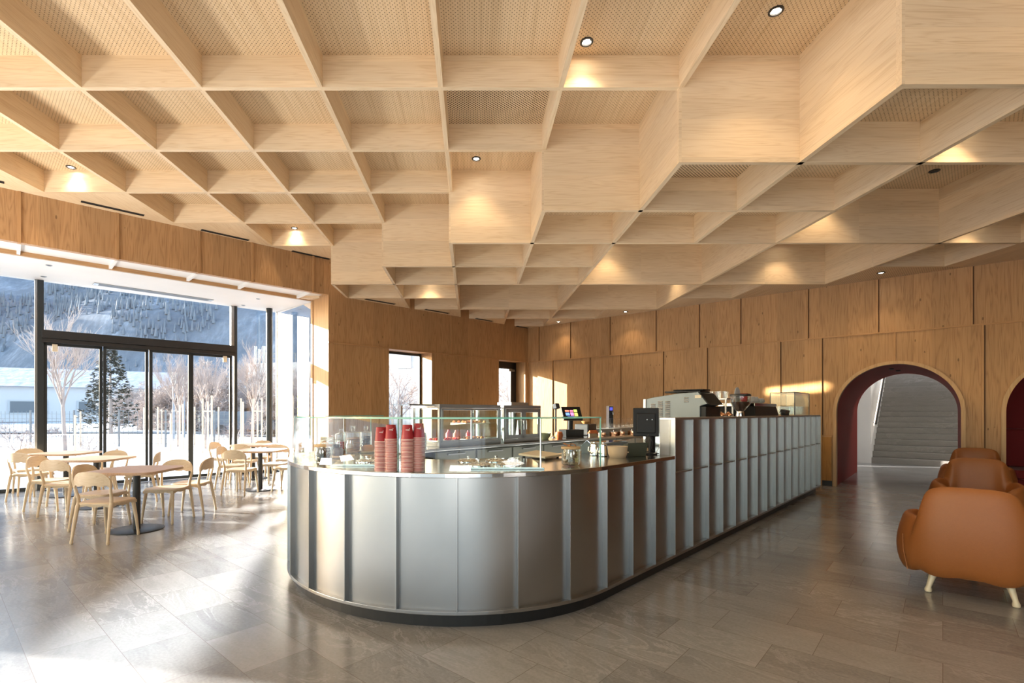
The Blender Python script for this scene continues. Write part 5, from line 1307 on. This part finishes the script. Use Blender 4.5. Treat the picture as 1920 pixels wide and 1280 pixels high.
# bare trees
def branch(m, p, d, L_, r, depth, rnd, sp=.55, mi=0, n=5, minr=.006, up=.12):
    q = [p]; dd_ = Vector(d)
    for k in range(3):
        dd_ = (dd_ + Vector((rnd.gauss(0, .10), rnd.gauss(0, .10), rnd.gauss(0, .05) + up * .3))).normalized()
        q.append(q[-1] + dd_ * L_ / 3)
    m.tube(q, [r, r * .88, r * .76, r * .62], max(3, n), mi if depth > 1 else 1, cap=False)
    if depth <= 0: return
    kids = 4 if (depth > 1 and minr > .015) else (3 if depth > 1 else 4)
    for k in range(kids + (rnd.random() < .5)):
        f = rnd.uniform(.35, 1.0); idx = min(2, int(f * 3)); pt = q[idx].lerp(q[idx + 1], f * 3 - idx)
        ax = dd_.orthogonal().normalized(); ax.rotate(Matrix.Rotation(rnd.random() * 6.28, 3, dd_))
        nd = (dd_ * cos(sp) + ax * sin(sp) * rnd.uniform(.7, 1.3) + Vector((0, 0, up))).normalized()
        branch(m, pt, nd, L_ * rnd.uniform(.58, .82), max(minr, r * .55), depth - 1, rnd, sp, mi, n - 1, minr, up)
def bare_tree(seed, h, r, depth, sp, trunk=.35, mats=('bark', 'twig'), minr=.012, up=.12):
    rnd = random.Random(seed); m = MB(); p0 = Vector((0, 0, -.1)); p1 = Vector((rnd.gauss(0, .05), rnd.gauss(0, .05), h * trunk))
    m.tube([p0, p0.lerp(p1, .5), p1], [r, r * .85, r * .75], 8)
    for k in range(5):
        a = 2 * pi * k / 5 + rnd.random(); d = Vector((cos(a) * sin(sp), sin(a) * sin(sp), cos(sp)))
        branch(m, p1 - Vector((0, 0, rnd.random() * h * .12)), d, h * .26, r * .5, depth, rnd, sp, 0, 5, minr, up)
    branch(m, p1, Vector((0, 0, 1)), h * .30, r * .7, depth, rnd, sp, 0, 5, minr, up)
    return m
tA = bare_tree(1, 6.2, .16, 5, .95, .16, minr=.017, up=.03).build('bare_tree', [M['bark'], M['twig']])
tB = bare_tree(2, 5.8, .15, 5, .90, .14, minr=.017, up=.04).build('bare_tree', [M['bark'], M['twig']])
tC = bare_tree(5, 4.9, .075, 4, .36, .42, minr=.006, up=.16).build('bare_tree', [M['bark'], M['twig']])
tD = bare_tree(9, 5.6, .10, 3, .70, .30, minr=.010, up=.1).build('bare_tree', [M['bark'], M['twig_dark']])
def T(src, first, px, Y, s, lb, rz=0, group=None):
    o = src if first else src.copy()
    if not first: COL.objects.link(o)
    o.location = (at(px, Y), Y, -.12); o.scale = (s, s, s); o.rotation_euler = (0, 0, rz); tag(o, lb, 'tree', group)
T(tA, True, 400, 40, 1.05, 'large frosted bare tree behind the right sliding door')
T(tB, True, 452, 37, 1.0, 'frosted bare tree between the door frame and the round column', 1)
T(tA, False, 352, 43, 1.0, 'frosted bare tree behind the street lamps', 2)
T(tB, False, 312, 52, 1.0, 'pale round frosted tree left of the street lamps', .5)
T(tA, False, 255, 60, 1.0, 'pale frosted tree behind the right side of the snowy pine', 3.1)
T(tB, False, 290, 58, .9, 'smaller pale frosted tree between pine and street lamps', 4)
T(tB, False, 560, 34, 1.0, 'frosted tree seen through the side glass of the bay', 5)
T(tA, False, 528, 41, .95, 'tall frosted tree behind the corner of the bay glass', 1.3)
T(tB, False, 382, 56, 1.1, 'distant frosted tree between the two big bare trees', 2.2)
for k, (px, Y, s_) in enumerate([(300, 44, .95), (326, 47, 1.0), (372, 46, 1.05), (388, 42, .95), (418, 46, 1.0), (436, 42, .95), (468, 46, .95), (484, 50, 1.0), (505, 45, .9), (545, 38, .95), (572, 36, .95), (596, 40, 1.0), (270, 66, .95), (240, 70, .9), (336, 60, 1.1), (404, 62, 1.1), (452, 60, 1.1)]):
    T(tA if k % 2 else tB, False, px, Y, s_, 'frosted grey brown tree in the dense belt behind the doors', k * 1.9, 'frosted tree belt behind the doors')
T(tC, True, 122, 21.5, 1.10, 'slender bare young tree left of the door centre', 0)
T(tC, False, 334, 24, .85, 'slender young tree between stakes under the street lamps', 1.2)
T(tC, False, 472, 24, .9, 'young tree tied to stakes left of the round column', 2.6)
T(tC, False, 385, 22.5, .8, 'young tree tied to stakes behind the right sliding door', 3.9)
T(tD, True, 748, 32, 1.0, 'dark bare tree seen through the narrow window', 0)
T(tD, False, 736, 31, .85, 'thin dark bare tree at the left edge of the narrow window', 2)
T(tD, False, 957, 26, .8, 'dark bare shrub tree seen through the narrow glass door', 2)
sh = None
for px, Y, s, wd in ((38, 21, .34, 'by the left pane, with a snow ball beside it'), (167, 22, .26, 'right of the slender young tree'), (20, 30, .42, 'at the far left behind the fence'), (70, 33, .42, 'behind the fence under the hall windows'), (110, 33, .36, 'behind the fence left of the slender tree'), (445, 30, .40, 'below the frosted trees beside the door frame'), (425, 31, .36, 'with a dark crown below the large frosted tree')):
    o = tD if False else tD.copy(); COL.objects.link(o); o.name = 'bare_shrub'; o.location = (at(px, Y), Y, -.35 - 1.2 * s); o.scale = (s * 1.2, s * 1.2, s * .95); o.rotation_euler = (0, 0, px); tag(o, 'small bare shrub in the snow ' + wd, 'shrub', 'bare shrubs in the snow')
# snowy pine
pn = thing('snowy_pine', 'dark green pine laden with snow behind the left sliding door', 'tree', (at(207, 36), 36, 0))
MB().tube([(0, 0, -.1), (0, 0, 5.6)], [.16, .03], 8).build('trunk', M['bark'], pn)
m = MB(); rnd = random.Random(12)
for k in range(520):
    f = rnd.random() ** .8; z = .45 + 5.5 * f; rad = (1.9 * (1 - f) ** .75 + .15) * rnd.uniform(.45, 1.05); a = rnd.random() * 6.28
    c_ = Vector((rad * cos(a), rad * sin(a), z - rad * .12)); s_ = rnd.uniform(.16, .34)
    for q_ in range(9):
        b_ = Vector((rnd.gauss(0, 1) + cos(a) * 1.2, rnd.gauss(0, 1) + sin(a) * 1.2, rnd.gauss(0, .35))).normalized(); w_ = b_.orthogonal().normalized() * .035
        m.add([c_ - w_, c_ + w_, c_ + b_ * s_ + w_ * .3 + Vector((0, 0, -.03))], [(0, 1, 2)])
        w_ = b_.cross(w_).normalized() * .03; m.add([c_ - w_, c_ + w_, c_ + b_ * s_], [(0, 1, 2)])
m.build('needles', M['needles'], pn)
o = dup(pn, (at(188, 38), 38, 0), 1.5, 'smaller snowy pine close behind the left of the big pine'); o.scale = (.62, .62, .66)
# street lamps
lp0 = None
for px, Y, wd in ((325.5, 27, 'taller looking one'), (345, 31, 'slightly farther one')):
    x = at(px, Y); H_ = zat(697 if px < 330 else 707, Y)
    if lp0 is None:
        lp0 = thing('street_lamp', 'x', 'street lamp', group='street lamps outside the doors')
        MB().tube([(0, 0, -.1), (0, 0, 2.8)], .06, 10).build('pole', M['road'], lp0, smooth=True); MB().lathe([(.03, 2.8), (.10, 2.95), (.17, 3.45), (.17, 3.48), (0, 3.5)], n=12).build('lamp_shade', M['lamp_shade'], lp0, smooth=True); o = lp0
    else: o = dup(lp0)
    o.location = (x, Y, 0); s = H_ / 3.5; o.scale = (s, s, s); o['label'] = 'street lamp with a tapered pale lantern outside the doors, the ' + wd
# timber stakes around the young trees
k0 = None; k = 0
stk = [(352, 21.5, 1.9), (343, 22, 1.8), (337, 21, 1.75), (359, 24, 1.7), (296, 24, 1.7), (303, 26, 1.6), (270, 26, 1.7), (284, 27, 1.6), (380, 20, 2.0), (397, 19.5, 2.1), (390, 21, 1.9), (452, 20, 2.0), (456, 21.5, 1.9), (475, 20.5, 2.0), (483, 21.5, 1.9), (491, 20, 2.0), (526, 20.5, 2.1), (541, 21, 2.0), (549, 20, 2.1), (570, 21.5, 2.2), (141, 18.5, 1.35), (151, 24, 1.5), (320, 21, 1.4), (410, 24, 1.7), (365, 23, 1.7), (601, 17.9, 3.2), (598, 20.5, 3.4)]  # last two added out of view, to lay dark streaks in the reflected sun
for px, Y, h in stk:
    if k0 is None: k0 = MB().tube([(0, 0, -.15), (0, 0, 1)], .035, 8).build('timber_stake', M['stake'], smooth=True); o = k0
    else: o = k0.copy(); COL.objects.link(o)
    o.location = (at(px, Y), Y, 0); o.scale = (1, 1, h); tag(o, 'pale timber stake standing in the snow beside the young trees', 'stake', 'timber stakes beside the young trees')
for px0, px1, Y, z in ((475, 491, 20.3, 1.5), (380, 397, 19.8, 1.5), (526, 549, 20.4, 1.45)):
    o = MB().tube([(at(px0, Y), Y, z), (at(px1, Y), Y, z)], .03, 8).build('tie_rail', M['stake']); tag(o, 'horizontal timber rail tying two stakes %s' % {475: 'left of the round column', 380: 'behind the right sliding door', 526: 'behind the side glass'}[px0], 'rail')
# parked car between the stakes
cr = thing('parked_car', 'dark parked estate car behind the stakes left of the round column', 'car', (at(468, 33), 33, 0), R_(-8))
MB().add([(-2.2, -.85, .35), (2.2, -.85, .35), (2.2, -.85, .95), (1.2, -.85, 1.0), (.5, -.8, 1.5), (-1.9, -.8, 1.5), (-2.2, -.85, 1.0), (-2.2, .85, .35), (2.2, .85, .35), (2.2, .85, .95), (1.2, .85, 1.0), (.5, .8, 1.5), (-1.9, .8, 1.5), (-2.2, .85, 1.0)], [(0, 1, 2, 3, 4, 5, 6), (13, 12, 11, 10, 9, 8, 7), (0, 7, 8, 1), (1, 8, 9, 2), (2, 9, 10, 3), (3, 10, 11, 4), (4, 11, 12, 5), (5, 12, 13, 6), (6, 13, 7, 0)]).build('car_body', M['bld_win'], cr, bevel=.05)
for x in (-1.4, 1.35):
    for y in (-.8, .8): MB().tube([(x, y - .1, .33), (x, y + .1, .33)], .33, 18).build('wheel', M['black'], cr)
# bare trees beyond the left end of the glazing, breaking up the low sun
for k, (x, y, sc_k) in enumerate([(-24, 11.0, .9), (-29, 14.2, 1.0), (-33, 12.2, 1.0)]):
    o = (tA if k % 2 else tB).copy(); COL.objects.link(o); o.location = (x, y, -.1); o.rotation_euler = (0, 0, k * 1.7); o.scale = (sc_k,) * 3; tag(o, 'frosted bare tree of the row past the left end of the glazing', 'tree', 'bare trees left of the glazing')

# ------------------------------------------------------------------ light
w = bpy.data.worlds.new('winter sky'); sc.world = w; w.use_nodes = True; nt = w.node_tree
bg = nt.nodes['Background']; sky = nt.nodes.new('ShaderNodeTexSky'); sky.sky_type = 'NISHITA'; sky.sun_disc = False
sky.sun_elevation = R_(13); sky.sun_rotation = R_(-78); sky.altitude = 500; sky.air_density = 1.0; sky.dust_density = 1.5
mixn = nt.nodes.new('ShaderNodeMix'); mixn.data_type = 'RGBA'; mixn.inputs[0].default_value = .35; mixn.inputs[7].default_value = (.55, .58, .62, 1)
nt.links.new(sky.outputs[0], mixn.inputs[6]); nt.links.new(mixn.outputs[2], bg.inputs[0]); bg.inputs[1].default_value = .62
def look(o, d): o.rotation_euler = Vector(d).to_track_quat('-Z', 'Y').to_euler()
S = bpy.data.lights.new('sun', 'SUN'); S.energy = 12.0; S.angle = R_(.5); S.color = (1, .93, .84)
so = bpy.data.objects.new('sun', S); COL.objects.link(so); so.location = (-30, 6, 14)
te = math.tan(R_(13)); look(so, (.98, -.2, -te))
# sun thrown back by the neighbouring facade
Ar = bpy.data.lights.new('facade_reflection', 'AREA'); Ar.shape = 'RECTANGLE'; Ar.size = 1.35; Ar.size_y = 3.3; Ar.spread = R_(3.0); Ar.energy = 125; Ar.color = (1, .93, .88)
ao = bpy.data.objects.new('facade_reflection', Ar); COL.objects.link(ao)
dv = Vector((.235, -1, -.235)).normalized(); ao.location = Vector((-3.90, 11.9, 1.95)) - dv * 17.5; look(ao, dv)
# unseen area lights added around the room to brighten the timber ceiling
for x, y, e in ((-7.9, 4.4, 145), (-8.4, 1.8, 110), (-4, -1.6, 60), (0, -2.0, 60), (4, -2.0, 45)):
    L = bpy.data.lights.new('ceiling_fill', 'AREA'); L.shape = 'RECTANGLE'; L.size = 1.4; L.size_y = 1.4; L.energy = e; L.color = (1, .96, .91)
    o = bpy.data.objects.new('ceiling_fill', L); COL.objects.link(o); o.location = (x, y, .45); look(o, (0, 0.001, 1))
for l_ in (1.6, 4.2):  # added fill in the bar well, facing up to brighten the ceiling
    L = bpy.data.lights.new('bar_fill', 'AREA'); L.shape = 'RECTANGLE'; L.size = 2.2; L.size_y = .7; L.energy = 15; L.color = (1, .95, .88)
    o = bpy.data.objects.new('bar_fill', L); COL.objects.link(o); o.location = (C[0] + dd[0] * l_, C[1] + dd[1] * l_, .3); look(o, (0, 0.001, 1)); o.rotation_euler = (pi, 0, AD)
# thin streak of light thrown across the bar by a bright window outside
A2 = bpy.data.lights.new('window_glint', 'AREA'); A2.shape = 'RECTANGLE'; A2.size = 1.1; A2.size_y = .05; A2.spread = R_(.8); A2.energy = 3.2; A2.color = (1, .82, .55)
a2o = bpy.data.objects.new('window_glint', A2); COL.objects.link(a2o); a2o.location = (-12, 8.8, 3.1); look(a2o, (18.5, 1.74, -1.2)); a2o.rotation_euler.rotate_axis('Z', R_(10))
# warm area lights added unseen to brighten the stair hall
for (s_, w_) in ((sS + 2.2, wS - 1.2), (sS + 2.2, wS + 3.2)):
    p = WR(s_, w_); z = 4.1 if w_ < wS else 6.5
    L = bpy.data.lights.new('hall_fill', 'AREA'); L.size = .6; L.energy = 38; L.color = (1, .92, .82); o = bpy.data.objects.new('hall_fill', L); COL.objects.link(o); o.location = (p[0], p[1], z)

# ------------------------------------------------------------------ camera and render look
cd_ = bpy.data.cameras.new('camera'); cam = bpy.data.objects.new('camera', cd_); COL.objects.link(cam); sc.camera = cam
cd_.sensor_width = 36; cd_.sensor_fit = 'HORIZONTAL'; cd_.lens = F / 1920 * 36
cd_.shift_x = (960 - CX) / 1920; cd_.shift_y = (CY - 640) / 1920; cd_.clip_end = 1500; cd_.clip_start = .05
cam.location = (0, 0, EYE); cam.rotation_euler = (pi / 2, 0, 0)
sc.view_settings.view_transform = 'Standard'; sc.view_settings.look = 'None'; sc.view_settings.gamma = 1; sc.view_settings.exposure = 1.15
sc.view_settings.use_curve_mapping = False
cy = sc.cycles
cy.max_bounces = 10; cy.diffuse_bounces = 6; cy.glossy_bounces = 5; cy.transmission_bounces = 6; cy.transparent_max_bounces = 40
cy.sample_clamp_indirect = 6; cy.use_denoising = True; cy.caustics_reflective = False; cy.caustics_refractive = False
